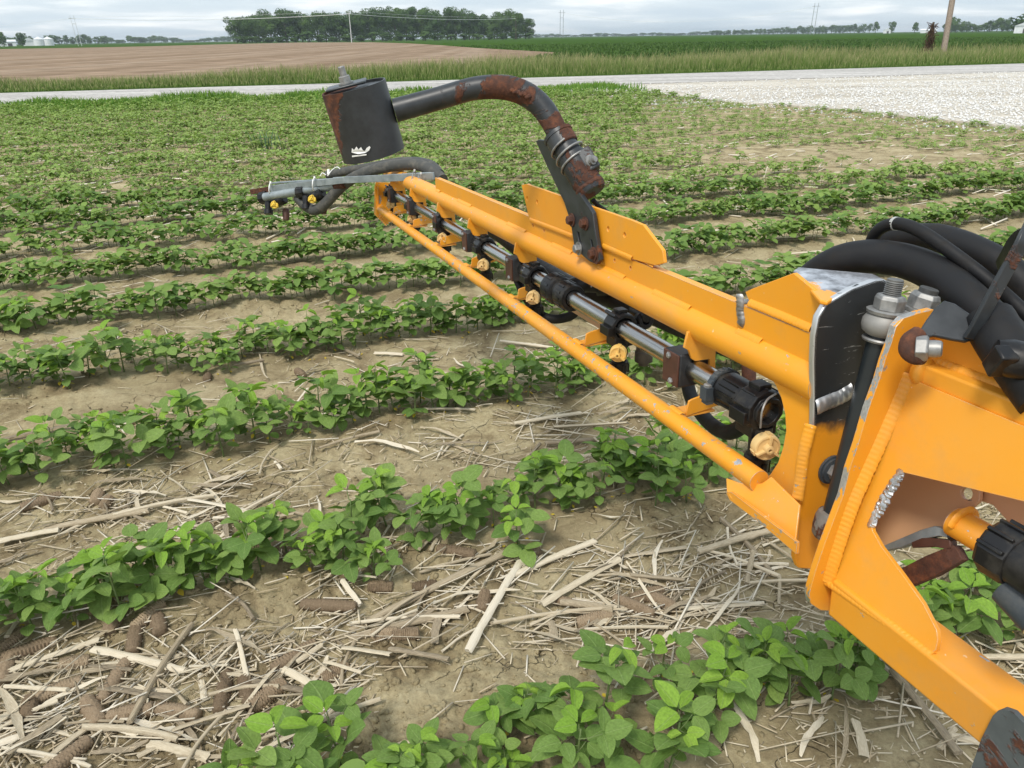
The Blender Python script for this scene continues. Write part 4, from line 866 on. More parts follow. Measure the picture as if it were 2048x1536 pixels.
# things seen through the cut-out
bk = WPL.off(-.075)
tp = [(1700, 925), (1850, 930), (1962, 968), (1958, 1003), (1938, 1020), (1926, 1028), (1908, 1048), (1892, 1052), (1830, 1080), (1740, 1098), (1700, 1100)]
MB().plate(pts_on(bk, tp), bk.n, .006, [ngon(bk.at(1933, 987), bk.n, .0068, 14)]).build('inner_gusset', YTAN, INN, bevel=.001)
bk2 = WPL.off(-.085); MB().plate(pts_on(bk2, [(1955, 955), (2120, 985), (2180, 1120), (2040, 1070), (1985, 1010), (1955, 1000)]), bk2.n, .006).build('rear_web', YTAN, INN, bevel=.001)
p0 = bk.off(.01).at(1925, 1052); p1 = p0 - D * .25; MB().cyl(p0 + D * .01, p1, .017, 24).build('cross_tube', YELW, INN)
MB().weld([p0 + (V * math.cos(a) + U * math.sin(a)) * .018 for a in np.linspace(2.9, .2, 8)], .006, .004, .006, -D).build('weld_bead', YELM, INN, 70)
r1 = WPL.off(-.06)
for poly, m_, nm in [([(1765, 1092), (1840, 1060), (1868, 1052), (1908, 1066), (1903, 1078), (1880, 1072), (1845, 1078), (1800, 1096), (1768, 1102)], GALV, 'flat_strip'),
                     ([(1792, 1142), (1850, 1112), (1905, 1090), (1915, 1100), (1925, 1120), (1870, 1152), (1812, 1176)], RUST, 'rusty_bracket'),
                     ([(1822, 1084), (1845, 1074), (1900, 1080), (1902, 1100), (1870, 1094), (1824, 1096)], BRWN, 'rusty_bracket'),
                     ([(1893, 1040), (1897, 1031), (1908, 1034), (1908, 1056), (1893, 1058)], RUST, 'rusty_lug')]:
    MB().plate(pts_on(r1, poly), r1.n, .012).build(nm, m_, INN, bevel=.001)
MB().cyl(r1.at(1898, 1072), r1.at(1960, 1086), .0035, 12).build('pin', ROD, INN)
# nozzle body cut by the right edge
c = PZ(2016, 1108, .66); ndx = D * 1.0; mb = MB()
mb.lathe(c + D * .016, -D, [(0, .016), (0, .0235), (.004, .026), (.024, .026), (.028, .0245), (.028, .022)], 10, up=U, caps=True, phase=.5)
for k in range(6): a = .5 + k * .55; d = V * -math.cos(a) + U * math.sin(a); mb.box(c + d * .0255 + D * .002, (D, d, np.cross(D, d)), (.012, .003, .0018))
mb.lathe(c - D * .010, -D, [(0, .0225), (.02, .0235), (.09, .0235)], 24); NB = mb.build('nozzle_body', BLK, INN, 30, bevel=.0009)
mb = MB(); cc = c - U * .030 - D * .012; ax = -D * .95 - U * .28; ax /= np.linalg.norm(ax); mb.lathe(cc - ax * .004, ax, [(0, .018), (.034, .020), (.036, .0185)], 22); mb.build('nozzle_drop', GRYP, NB, 30)
mc = MB(); fin_cap(mc, cc + ax * .031, ax, .0195); mc.build('nozzle_cap', CAPT, NB, 30)
# clamp bracket and eye bolt that hold the hoses
fp = Plane(PZ(1900, 650, .765), np.array([-.25, -.55, .8]))
HB = thing('hose_bracket', 'black painted steel hose loop with rusty foot bolted on top of the inner boom', 'bracket', PZ(1900, 680, .80), (D, -V, U))
MB().plate(pts_on(fp, [(1822, 688), (1852, 640), (1870, 615), (1888, 600), (1912, 607), (1945, 630), (1962, 660), (1948, 676), (1932, 682), (1900, 677), (1868, 670), (1845, 676)]), fp.n, .005).build('foot_plate', BLKD, HB, bevel=.0015)
MB().tube([PZ(1838, 668, .765), PZ(1822, 682, .762), PZ(1818, 700, .76), PZ(1830, 712, .758), PZ(1848, 716, .758)], [.009, .010, .010, .009, .007], 12, 5).build('rusty_curl', RUST, HB)
def strap(pts, w, h, mat, name, parent, wd):
    P = spline([np.asarray(p, float) for p in pts], 8); mb = MB(); vs = []; fs = []; wd = np.asarray(wd, float)
    for i, p in enumerate(P):
        T = P[min(i + 1, len(P) - 1)] - P[max(i - 1, 0)]; T /= np.linalg.norm(T); W_ = wd - T * (wd @ T); W_ /= np.linalg.norm(W_); Hh_ = np.cross(T, W_)
        vs += [p + W_ * w + Hh_ * h, p - W_ * w + Hh_ * h, p - W_ * w - Hh_ * h, p + W_ * w - Hh_ * h]
    for i in range(len(P) - 1):
        for k in range(4): fs.append((i * 4 + k, i * 4 + (k + 1) % 4, (i + 1) * 4 + (k + 1) % 4, (i + 1) * 4 + k))
    fs += [(3, 2, 1, 0), tuple(len(vs) - 4 + k for k in range(4))]; mb.add(vs, fs); return mb.build(name, mat, parent, 35, bevel=.0008)
strap([PZ(1938, 676, .752), PZ(1952, 655, .745), PZ(1975, 612, .735), PZ(2003, 560, .727), PZ(2030, 512, .72), PZ(2052, 470, .715), PZ(2075, 420, .73)], .006, .0028, BLKD, 'loop_bar', HB, right)
strap([PZ(2052, 470, .725), PZ(2035, 478, .76), PZ(2022, 492, .80), PZ(2010, 515, .84), PZ(2000, 535, .86)], .003, .008, BLK, 'loop_return', HB, right)
q = PZ(1853, 697, .752); ex = -D * .72 + V * .62 + U * .1; ex /= np.linalg.norm(ex)
MB().lathe(q - ex * .01, ex, [(0, .0135), (.010, .0135), (.012, .0115)], 6).build('nut', ZINC, HB, 20, bevel=.0008); MB().lathe(q - ex * .004, ex, [(0, .0085), (.012, .0088), (.0165, .0082), (.018, .0065)], 22).build('bolt_end', ZINC, HB)

# ---- hoses
def hose(name, px, r, label, mat=HOSE, n=20, group='black hoses'):
    mb = MB(); mb.tube([PZ(*p) for p in px], r, n, 10); o = mb.build(name, mat, None, 60); return tag(o, label, 'hose', group)
hose('rubber_hose', [(1560, 640, 1.06), (1610, 570, 1.03), (1669, 527, .985), (1732, 513, .955), (1796, 519, .925), (1849, 536, .895), (1897, 565, .865), (1938, 601, .835), (1985, 645, .81), (2048, 706, .785), (2110, 770, .76)], .0212, 'thickest black rubber hose arching over the silver end plate at right')
hose('rubber_hose', [(1700, 560, 1.14), (1740, 505, 1.10), (1790, 478, 1.06), (1859, 474, 1.01), (1906, 484, .975), (1954, 503, .945), (2001, 529, .92), (2048, 570, .90), (2100, 640, .88)], .0185, 'second thick black hose just behind the front one at the right edge')
hose('rubber_hose', [(1735, 540, 1.0), (1738, 505, .985), (1745, 478, .97), (1759, 459, .955), (1780, 449, .94), (1806, 449, .92), (1843, 464, .895), (1894, 498, .87), (1954, 543, .845), (2001, 582, .83), (2048, 626, .815), (2110, 690, .80)], .0078, 'thin black hose looping highest over the thick hoses')
hose('rubber_hose', [(1978, 640, .765), (1995, 670, .75), (2018, 705, .735), (2045, 740, .72), (2090, 800, .70)], .024, 'short black hose running down past the hose bracket at the right edge')
hose('rubber_hose', [(1870, 560, .93), (1940, 620, .90), (2010, 680, .87), (2090, 745, .86)], .0085, 'thin black hose squeezed under the thick hoses')
a = PZ(1789, 447, .934); b = PZ(1797, 448, .927); tag(MB().cyl(a, a + (b - a) * .7, .0084, 16).build('hose_band', metal_mat('pale_band', (.4, .4, .38), (.55, .55, .52), .5, .2)), 'small pale band around the thin looping hose', 'band')
FT = thing('hose_fitting', 'black plastic hose fitting with a square lever at the right edge of the frame', 'fitting', PZ(2000, 720, .70))
MB().box(PZ(2001, 722, .70), (right, (upv * .8 + fwd * .6), np.cross(right, upv * .8 + fwd * .6)), (.0085, .009, .014)).build('lever', BLK, FT, bevel=.002); MB().lathe(PZ(2015, 715, .705), right * .9 - upv * .3 - fwd * .3, [(-.012, .014), (0, .018), (.03, .018), (.032, .021), (.06, .021)], 20).build('body', BLK, FT, 30)
# hoses behind and under the spray pipe
hose('feed_hose', [(965, 452, 2.30), (1000, 470, 2.16), (1065, 520, 1.94), (1130, 565, 1.76), (1210, 592, 1.60), (1290, 622, 1.48), (1400, 668, 1.36), (1480, 700, 1.27)], .021, 'long black feed hose running behind the spray pipe', group='hoses under the boom')
hose('feed_hose', [(1374, 765, 1.30), (1385, 800, 1.25), (1415, 842, 1.18), (1450, 864, 1.12), (1480, 855, 1.08), (1504, 822, 1.05)], .0115, 'black hose hanging in a loop below the end coupler', group='hoses under the boom')
hose('feed_hose', [(1035, 560, 1.78), (1052, 595, 1.76), (1075, 625, 1.72), (1105, 638, 1.70), (1140, 632, 1.68), (1165, 610, 1.66)], .0105, 'black hose loop below the tee coupling', group='hoses under the boom')
hose('feed_hose', [(1492, 690, 1.20), (1497, 730, 1.19), (1497, 775, 1.18), (1490, 820, 1.17)], .011, 'short upright dark hose behind the end coupler', mat=RUST, group='hoses under the boom')

# ---- marker arm: bracket plate, sprung sleeve, bent pipe, cup
bpl = PV(-.020)
ARM = thing('marker_arm', 'bent black rusting pipe arm with spring, bolted to the boom and carrying an open cup', 'pipe arm', PV(-.015).at(1170, 500), (D, -V, U))
slots = [[(1153, 462), (1158, 465), (1162, 486), (1157, 483)], [(1180, 477), (1184, 480), (1188, 499), (1183, 496)]]
MB().plate(pts_on(bpl, [(1071, 282), (1078, 279), (1091, 281), (1101, 292), (1140, 358), (1178, 415), (1185, 426), (1191, 470), (1200, 520), (1193, 529), (1176, 521), (1149, 497), (1141, 445), (1128, 405), (1097, 340)]), -V, .008, [pts_on(bpl, s) for s in slots]).build('bracket_plate', BLKD, ARM, bevel=.0012)
for i, p in enumerate([(1144, 440), (1171, 447), (1158, 497), (1188, 508)]):
    q = PV(-.0205).at(*p); m_ = ZINC if i == 2 else RUST
    MB().lathe(q, -V - D * .0, [(0, .0125), (.002, .0125)], 20).lathe(q - V * .002, -V, [(0, .0085), (.007, .0085), (.0085, .007)], 6).build('bolt', m_, ARM, 20)
Zs = proj(B(.52, .012, .25))[2]
_a, _b = (.014, .016, .018), (.034, .038, .042)
SLVR = metal_mat('sleeve_paint', _a, _b, .42, .0, rust=.0, sc=35, bias=[(PZ(1186, 380, Zs), None, 4.0, (-.10, .14, .085))])
PIPR = metal_mat('pipe_paint', _a, _b, .40, .0, rust=.0, sc=35, bias=[(PZ(1050, 230, Zs - .01), None, 3.0, (-.10, .145, .145)), (PZ(1010, 190, Zs - .01), None, 3.0, (-.0, .08, .06))])
CUPR = metal_mat('cup_paint', _a, _b, .42, .0, rust=.0, sc=35, bias=[(PZ(702, 250, Zs), -right * .97 + upv * .2, 12.0, (-.14, .40))])
base, mid_, top_ = PZ(1186, 385, Zs), PZ(1142, 318, Zs + .01), PZ(1107, 255, Zs + .02)
axs = (top_ - base) / np.linalg.norm(top_ - base); Ls = np.linalg.norm(top_ - base); k_ = Zs / 1500
MB().lathe(base, axs, [(0, 27 * k_), (.004, 30 * k_), (Ls * .55, 29.5 * k_), (Ls * .57, 26 * k_), (Ls * .74, 26 * k_)], 30).build('sleeve', SLVR, ARM)
MB().lathe(base + axs * Ls * .70, axs, [(0, 28 * k_), (.002, 30 * k_), (Ls * .155, 30 * k_), (Ls * .157, 31.5 * k_), (Ls * .20, 31.5 * k_), (Ls * .21, 27 * k_)], 30).build('collar', BLKR, ARM)
MB().lathe(base + axs * Ls * .06, axs, [(0, 30.8 * k_), (.003, 31.8 * k_), (.006, 30.8 * k_)], 30).build('rust_ring', RUST, ARM)
sp = []; x_ = np.cross(axs, fwd); x_ /= np.linalg.norm(x_); y_ = np.cross(axs, x_)
for t in np.linspace(0, 1, 150):
    a = t * 2 * math.pi * 2.9 + 2.2; sp.append(base + axs * (Ls * (.36 + .36 * t)) + (x_ * math.cos(a) + y_ * math.sin(a)) * 31.5 * k_)
MB().tube(sp, .0021, 8, 0).build('spring', ZINC, ARM)
q = PZ(1184, 324, Zs - .005); MB().box(PZ(1176, 325, Zs), (axs, x_, y_), (.022, .013, .020)).build('bolt_lug', BLKR, ARM, bevel=.003)
MB().lathe(PZ(1179, 322, Zs - .018), -fwd * .8 + right * .6, [(0, .011), (.003, .011), (.004, .0085), (.010, .0085), (.0105, .005), (.016, .005)], 12).build('lug_bolt', ZINC, ARM, 30)
zc = Zs + .02
pp = [PZ(1118, 275, zc), PZ(1106, 248, zc), PZ(1086, 217, zc), PZ(1058, 192, zc), PZ(1022, 177, zc), PZ(982, 174, zc), PZ(940, 179, zc), (PZ(880, 196, zc)), PZ(838, 208, zc), PZ(790, 221, zc)]
MB().tube(pp, np.array([22, 22, 23, 24, 24, 23, 22, 22, 22.5, 23]) * zc / 1500, 26, 8).build('bent_pipe', PIPR, ARM)
# torn split in the bend: a ragged raised lip
mb = MB()
for k in range(9):
    t = k / 8; q = PZ(1024 + 34 * t, 180 + 13 * t + 2 * math.sin(k * 2), zc - 24 * zc / 1500 * .98); mb.lathe(q, -fwd + upv * random.uniform(.2, .8), [(0, .005), (.002, .004), (.0035, .001)], 6)
mb.build('torn_lip', RUST, ARM, 20)
cc = PZ(728, 242, zc); ca = (PZ(713, 181, zc - .0) - PZ(743, 302, zc)); Hc = np.linalg.norm(ca) * 1.07; ca /= np.linalg.norm(ca); ca = ca + -fwd * .56; ca /= np.linalg.norm(ca); Rc = 64 * zc / 1500
MB().lathe(cc - ca * Hc / 2, ca, [(0, Rc - .003), (0, Rc), (Hc, Rc * 1.0), (Hc, Rc - .003), (0, Rc - .003)], 48, caps=False).build('cup', CUPR, ARM)
MB().lathe(cc + ca * Hc * .44, ca, [(0, Rc - .0035), (.003, Rc - .0035)], 40).build('cup_floor', CUPR, ARM)
pc = cc + ca * (Hc * .5 + .002) - right * .012; _rt = np.cross(ca, fwd); _rt /= -np.linalg.norm(_rt); _rt = _rt if _rt @ right > 0 else -_rt; MB().box(pc, (_rt, np.cross(ca, _rt), ca), (.036, .026, .0025)).build('cap_plate', ROD, ARM, bevel=.002)
MB().lathe(pc + ca * .002, ca, [(0, .0135), (.003, .0135)], 20).lathe(pc + ca * .005, ca, [(0, .0105), (.010, .0105), (.011, .009)], 6).lathe(pc + ca * .016, ca, [(0, .0065), (.015, .0062), (.016, .0052)], 12).build('cap_bolt', ZINC, ARM, 25)
# the torn remnant of white lettering, a thin flat sticker that follows the cup
def on_cup(x, y, lift=.0022):
    r = ray(x, y); o_ = CAM - cc; dd = r - ca * (r @ ca); oo = o_ - ca * (o_ @ ca); A_ = dd @ dd; B_ = 2 * dd @ oo; C_ = oo @ oo - (Rc + lift) ** 2; return CAM + r * ((-B_ - math.sqrt(max(B_ * B_ - 4 * A_ * C_, 0))) / (2 * A_))
mb = MB()
for poly in [[(703, 305), (704, 296), (708, 300), (713, 293), (717, 299), (722, 294), (726, 301), (730, 302), (733, 296), (739, 292), (741, 295), (738, 301), (730, 306), (716, 308)], [(704, 311), (733, 308), (733, 310.5), (704, 314.5)]]:
    P = [on_cup(*p) for p in poly]; tr = tessellate_polygon([[Vector(p) for p in P]]); mb.add(P, tr)
mb.build('white_lettering', SEAL, ARM, 0)
P = [on_cup(*p, .0015) for p in [(704, 250), (725, 246), (741, 244), (744, 262), (747, 291), (730, 294), (706, 297)]]; pass
hose('air_line', [(1186, 400, Zs + .03), (1195, 410, Zs + .04), (1215, 425, Zs + .06), (1240, 445, Zs + .08)], .0045, 'thin line leaving the foot of the bent pipe behind the mounting plate', group='hoses under the boom')

# ---- breakaway tip: two galvanised bars with a short spray pipe tied underneath
TZ = lambda x: np.interp(x, [505, 540, 850, 875], [3.06, 3.02, 2.55, 2.52])
TIP = thing('boom_tip_extension', 'grey galvanised boom tip with short spray pipe tied on with white zip ties', 'boom tip', PZ(850, 350, TZ(850)))
def bar_px(p, q, w, h, mat, name, dz=0.0, wd=None):
    a, b = PZ(*p, TZ(p[0]) + dz), PZ(*q, TZ(q[0]) + dz); T = b - a; L_ = np.linalg.norm(T); T /= L_; s_ = np.cross(T, [0, 0, 1.]); s_ /= np.linalg.norm(s_); n2 = np.cross(s_, T)
    return MB().box((a + b) / 2, (T, s_, n2), (L_ / 2, w, h)).build(name, mat, TIP, bevel=.001)
bar_px((541, 377), (690, 360), .004, .0115, GALV, 'galvanised_bar'); bar_px((668, 361), (868, 352), .004, .012, GALV, 'galvanised_bar', .004)
bar_px((545, 366), (868, 345), .010, .003, GALV, 'galvanised_bar', .05); bar_px((502, 384), (545, 377), .005, .010, RUST, 'rusty_tab', .01)
MB().cyl(PZ(530, 394, 3.03), PZ(670, 371, 2.86), .0165, 22).build('spray_pipe', GALV, TIP); MB().lathe(PZ(672, 371, 2.855), PZ(690, 366, 2.83) - PZ(672, 371, 2.855), [(0, .019), (.045, .019), (.047, .012)], 20).build('end_cap', RUST, TIP)
for i, (x, y) in enumerate([(530, 395), (605, 384)]):
    z = TZ(x) + .02; q = PZ(x, y, z); T = PZ(670, 371, 2.86) - PZ(530, 394, 3.03); T /= np.linalg.norm(T)
    mb = MB(); mb.lathe(q - T * .018, T, [(0, .020), (0, .026), (.036, .026), (.036, .020)], 10, caps=True); mb.lathe(q - upv * .02 + T * .02, -upv, [(0, .016), (.03, .014), (.032, .018), (.05, .018)], 14)
    mb.lathe(q - upv * .028 + T * .055, T * .9 + upv * .2, [(0, .02), (.05, .022), (.055, .015)], 12); o = mb.build('nozzle_body', BLK, TIP, 30)
    ax = -fwd + right * .1 - upv * .1; ax = ax / np.linalg.norm(ax); mc = MB(); fin_cap(mc, PZ(550 if i == 0 else 625, 410 if i == 0 else 399, z - .04), ax, .0155); mc.build('nozzle_cap', flat_noise('bright_yellow_cap', [(.3, (.72, .50, .06)), (.7, (.80, .58, .10))], 30, rough=.4) if i == 0 else bpy.data.materials['bright_yellow_cap'], o, 30)
    MB().lathe(PZ(572 if i == 0 else 647, 418 if i == 0 else 405, z), -upv, [(0, .013), (.02, .015), (.045, .012)], 12).build('nozzle_tip', BRWN, o)
def tie(x, y0, y1, w):
    z = TZ(x) - .03; P = []
    for t in np.linspace(0, 2 * math.pi, 26): P.append(PZ(x + math.cos(t) * w, (y0 + y1) / 2 + math.sin(t) * (y1 - y0) / 2, z + .03 + .035 * math.sin(t * 1 + 1.3)))
    MB().tube(P, .0023, 6, 0).build('zip_tie', SEAL if x < 800 else ZINC, TIP); MB().box(PZ(x, y0 - 1, z), (right, upv, fwd), (.003, .004, .003)).build('tie_head', WHT if x < 800 else ZINC, TIP)
tie(541, 366, 392, 3); tie(629, 356, 382, 4)
for x, y0, y1, w in [(829, 342, 385, 5), (842, 348, 388, 7)]: tie(x, y0, y1, w)
for p in [[(655, 352), (664, 340), (674, 334), (680, 338)], [(640, 352), (645, 346), (652, 350)]]:
    MB().tube([PZ(*q, TZ(660) - .02) for q in p], .0016, 6, 4).build('tie_tail', SEAL, TIP)
MB().box(PZ(657, 344, TZ(657) - .02), (right, upv, fwd), (.004, .010, .004)).build('tie_head', WHT, TIP)
hose('tip_hose', [(596, 395, 2.98), (612, 412, 2.96), (630, 420, 2.93), (650, 408, 2.90), (672, 384, 2.87), (700, 360, 2.83), (740, 342, 2.78), (790, 331, 2.72), (835, 330, 2.66), (865, 342, 2.6), (885, 360, 2.56)], .0205, 'dusty black hose curling under the grey boom tip and over its bars', HOSEG, group='hoses on the boom tip')
hose('tip_hose', [(655, 350, 2.95), (700, 341, 2.9), (740, 334, 2.85), (790, 325, 2.80), (830, 323, 2.72), (862, 330, 2.64), (880, 348, 2.58)], .0165, 'second dusty hose lying on top of the grey boom tip', HOSEG, group='hoses on the boom tip')
# ================================================================== the bean field
def unit(a): a = np.asarray(a, float); return a / np.linalg.norm(a)
def leaflet(base, dr, nr, L, W, fold=.25, curl=.25, ns=7, nc=2, rg=random):
    dr = unit(dr); nr = np.asarray(nr, float); nr = unit(nr - dr * (nr @ dr)); sd_ = np.cross(nr, dr); V_ = []; UV = []; Fc = []
    cols = np.linspace(-1, 1, 2 * nc + 1); p = np.asarray(base, float).copy(); d = dr.copy(); n = nr.copy(); wob = rg.uniform(-.12, .12)
    for i in range(ns + 1):
        t = i / ns; w = W * .5 * (math.sin(math.pi * min(1, t ** .72 * 1.0)) ** .66 if 0 < t < 1 else .0); w = max(w, W * .02)
        for c in cols:
            q = p + sd_ * c * w * math.cos(fold) + n * (abs(c) * w * math.sin(fold) - c * c * w * .10 + (math.sin(t * 9 + c * 2) * .012 * L if abs(c) > .9 else 0))
            V_.append(q); UV.append((.5 + .5 * c * (w / (W * .5)), t))
        a = curl / ns; d2 = unit(d * math.cos(a) - n * math.sin(a)); n = unit(n * math.cos(a) + d * math.sin(a)); d = unit(d2 + sd_ * wob / ns); p = p + d * L / ns
    k = 2 * nc + 1
    for i in range(ns):
        for j in range(2 * nc): Fc.append((i * k + j, i * k + j + 1, (i + 1) * k + j + 1, (i + 1) * k + j))
    return V_, Fc, UV
def petiole(a, b, r, n=4):
    a = np.asarray(a, float); b = np.asarray(b, float); T = unit(b - a); x = unit(np.cross(T, (.3, .9, .2))); y = np.cross(T, x); V_ = []; Fc = []
    m = (a + b) / 2 + np.array([0, 0, -.08]) * np.linalg.norm(b - a)
    for p, rr in ((a, r), (m, r * .85), (b, r * .7)):
        for k in range(n): V_.append(p + (x * math.cos(6.283 * k / n) + y * math.sin(6.283 * k / n)) * rr)
    for i in range(2):
        for k in range(n): Fc.append((i * n + k, i * n + (k + 1) % n, (i + 1) * n + (k + 1) % n, (i + 1) * n + k))
    return V_, Fc, [(0, 0)] * len(V_)
class LM:
    def __init__(s): s.v = []; s.f = []; s.uv = []; s.m = []; s.t = []
    def add(s, g, mi, tint=0.0):
        o = len(s.v); s.v += list(g[0]); s.f += [tuple(i + o for i in f) for f in g[1]]; s.uv += list(g[2]); s.m += [mi] * len(g[1]); s.t += [tint] * len(g[0]); return s
    def mesh(s, name, mats): return npmesh(name, s.v, s.f, None, tint=s.t, uv=s.uv, smooth=True, mats=mats, midx=s.m, link=False)
def trifoliate(lm, o, az, pl_, el, L, rg, ns, nc, tint, fold=.25, pr_=.0011, pn=4, mi=(0, 1)):
    """petiole from o then three leaflets"""
    h = np.array([math.cos(az), math.sin(az), 0]); e = np.asarray(o, float) + pl_ * (h * math.cos(el) + np.array([0, 0, math.sin(el)]))
    if pn: lm.add(petiole(o, e, pr_, pn), mi[1], .3)
    for k, da in enumerate((0, 1.35, -1.35)):
        a = az + da + rg.uniform(-.2, .2); LL = L * (1.0 if k == 0 else rg.uniform(.82, .95)); pit = rg.uniform(-.45, .55) + (.12 if k == 0 else 0)
        d = np.array([math.cos(a) * math.cos(pit), math.sin(a) * math.cos(pit), math.sin(pit)]); nn = np.array([rg.uniform(-.5, .5), rg.uniform(-.5, .5), 1])
        lm.add(leaflet(e + d * .004, d, nn, LL, LL * rg.uniform(.68, .84), fold * rg.uniform(.5, 1.5), rg.uniform(.1, .7), ns, nc, rg), mi[0], min(1, max(0, tint + rg.uniform(-.08, .08))))
    return lm
rg = random.Random(11)
NV = 10
LEAFMESH = [trifoliate(LM(), (0, 0, 0), 0, rg.uniform(.022, .055), rg.uniform(.3, 1.05), rg.uniform(.048, .060), rg, 8, 2, rg.uniform(.05, .6)).mesh('leaf', [LEAF, STEM]) for _ in range(NV + 6)]
YOUNG = [trifoliate(LM(), (0, 0, 0), 0, rg.uniform(.012, .022), rg.uniform(.8, 1.3), rg.uniform(.032, .044), rg, 6, 2, rg.uniform(.3, .9), fold=.7).mesh('leaf', [LEAFY, STEM]) for _ in range(5)]
def pairmesh():
    lm = LM()
    for a in (0, math.pi):
        e = np.array([math.cos(a) * .018, math.sin(a) * .018, .010]); lm.add(petiole((0, 0, 0), e, .001), 1, .3); L = rg.uniform(.034, .043)
        lm.add(leaflet(e, (math.cos(a), math.sin(a), rg.uniform(-.3, .1)), (0, 0, 1), L, L * .85, .12, .4, 7, 2, rg), 0, rg.uniform(0, .4))
    return lm.mesh('leaf', [LEAF, STEM])
PAIR = [pairmesh() for _ in range(4)]
def stemmesh():
    mb = MB(); h = .15; mb.tube([(0, 0, -.012), (rg.uniform(-.004, .004), rg.uniform(-.004, .004), h * .5), (rg.uniform(-.008, .008), rg.uniform(-.008, .008), h)], [.0026, .0022, .0014], 6, 3)
    me = bpy.data.meshes.new('stem'); me.from_pydata(mb.v, [], mb.f); me.materials.append(STEM); me.shade_smooth(); return me
STEMS = [stemmesh() for _ in range(4)]
def cotymesh():
    lm = LM()
    for a in (.3, 3.4): lm.add(leaflet((math.cos(a) * .003, math.sin(a) * .003, 0), (math.cos(a), math.sin(a), -.2), (0, 0, 1), .017, .011, .1, .5, 4, 1, rg), 0, .2)
    return lm.mesh('seed_leaf', [COTY])
COT = cotymesh()

def inpoly_px(P, poly):
    return inside(P[:, 0], P[:, 1], [gnd(*p)[:2] for p in poly])
BARE1 = [(1380, 318), (1470, 300), (1700, 293), (1980, 305), (2100, 312), (2100, 335), (1800, 345), (1560, 346), (1430, 338)]
BARE2 = [(1440, 208), (1560, 216), (1750, 240), (2100, 268), (2100, 292), (1750, 262), (1450, 230)]
BARE3 = [(1330, 225), (1450, 228), (1750, 260), (2100, 290), (2100, 300), (1700, 285), (1400, 292), (1250, 300)]
rows_xy = []
for k in range(0, 26):
    off = ROW0 + ROWS * k if k else ROW0
    t = -30.0
    while t < 34:
        t += RNG.uniform(.024, .060) if k < 2 else RNG.uniform(.026, .058) if k < 5 else RNG.uniform(.030, .056)
        o_ = off + RNG.normal(0, .052 if k < 2 else .052 if k < 6 else .085)
        rows_xy.append((t, o_, k))
R_ = np.array(rows_xy); PX = R_[:, 0:1] * RD[None] + R_[:, 1:2] * RN[None]; kk = R_[:, 2].astype(int)
zz = hgt(PX[:, 0], PX[:, 1])
q = np.column_stack([PX, zz]) - CAM; zc_ = q @ fwd; px_ = 1024 + F * (q @ right) / zc_; py_ = 768 - F * (q @ upv) / zc_
_, ro = roadpos(PX[:, 0], PX[:, 1])
keep = (zc_ > .5) & (px_ > -260) & (px_ < 2330) & (py_ < 1720) & (ro < RC0 - .9) & ~inside(PX[:, 0], PX[:, 1], gp)
SJ = RNG.normal(0, .35, PX.shape)
gap = (kk > 1) & (vnoise(R_[:, 0] * 1.6 + kk * 7.3, kk * 3.1, 31) < .09)
keep &= ~(gap & (RNG.random(len(kk)) < .75))
keep &= ~(inpoly_px(PX + SJ * .6, BARE1) & (RNG.random(len(kk)) < .93)); keep &= ~(inpoly_px(PX + SJ, BARE2) & (RNG.random(len(kk)) < .85)); keep &= ~(inpoly_px(PX + SJ * 2.5, BARE3) & (RNG.random(len(kk)) < .3))
# stretches the photograph shows empty
for poly in ([(530, 1195), (600, 1185), (600, 1110), (530, 1120)], [(1510, 1260), (1560, 1250), (1560, 1190), (1500, 1200)]): keep &= ~inpoly_px(PX, poly)
PX = PX[keep]; kk = kk[keep]; zz = zz[keep]; zc_ = zc_[keep]; px_ = px_[keep]; py_ = py_[keep]; tt_ = R_[keep, 0]
infr = (px_ > -60) & (px_ < 2110) & (py_ > 60) & (py_ < 1640)
order = np.argsort(np.where(infr, zc_, 1e3)); near = order[:298]; isn = np.zeros(len(PX), bool); isn[near] = True
ROWNAME = ['nearest', 'second', 'third', 'fourth', 'fifth', 'sixth', 'seventh', 'eighth']
def place_word(x): return ('at the left edge' if x < 180 else 'left' if x < 520 else 'left of middle' if x < 860 else 'middle' if x < 1180 else 'right of middle' if x < 1520 else 'right' if x < 1850 else 'at the right edge')
cnt = {}
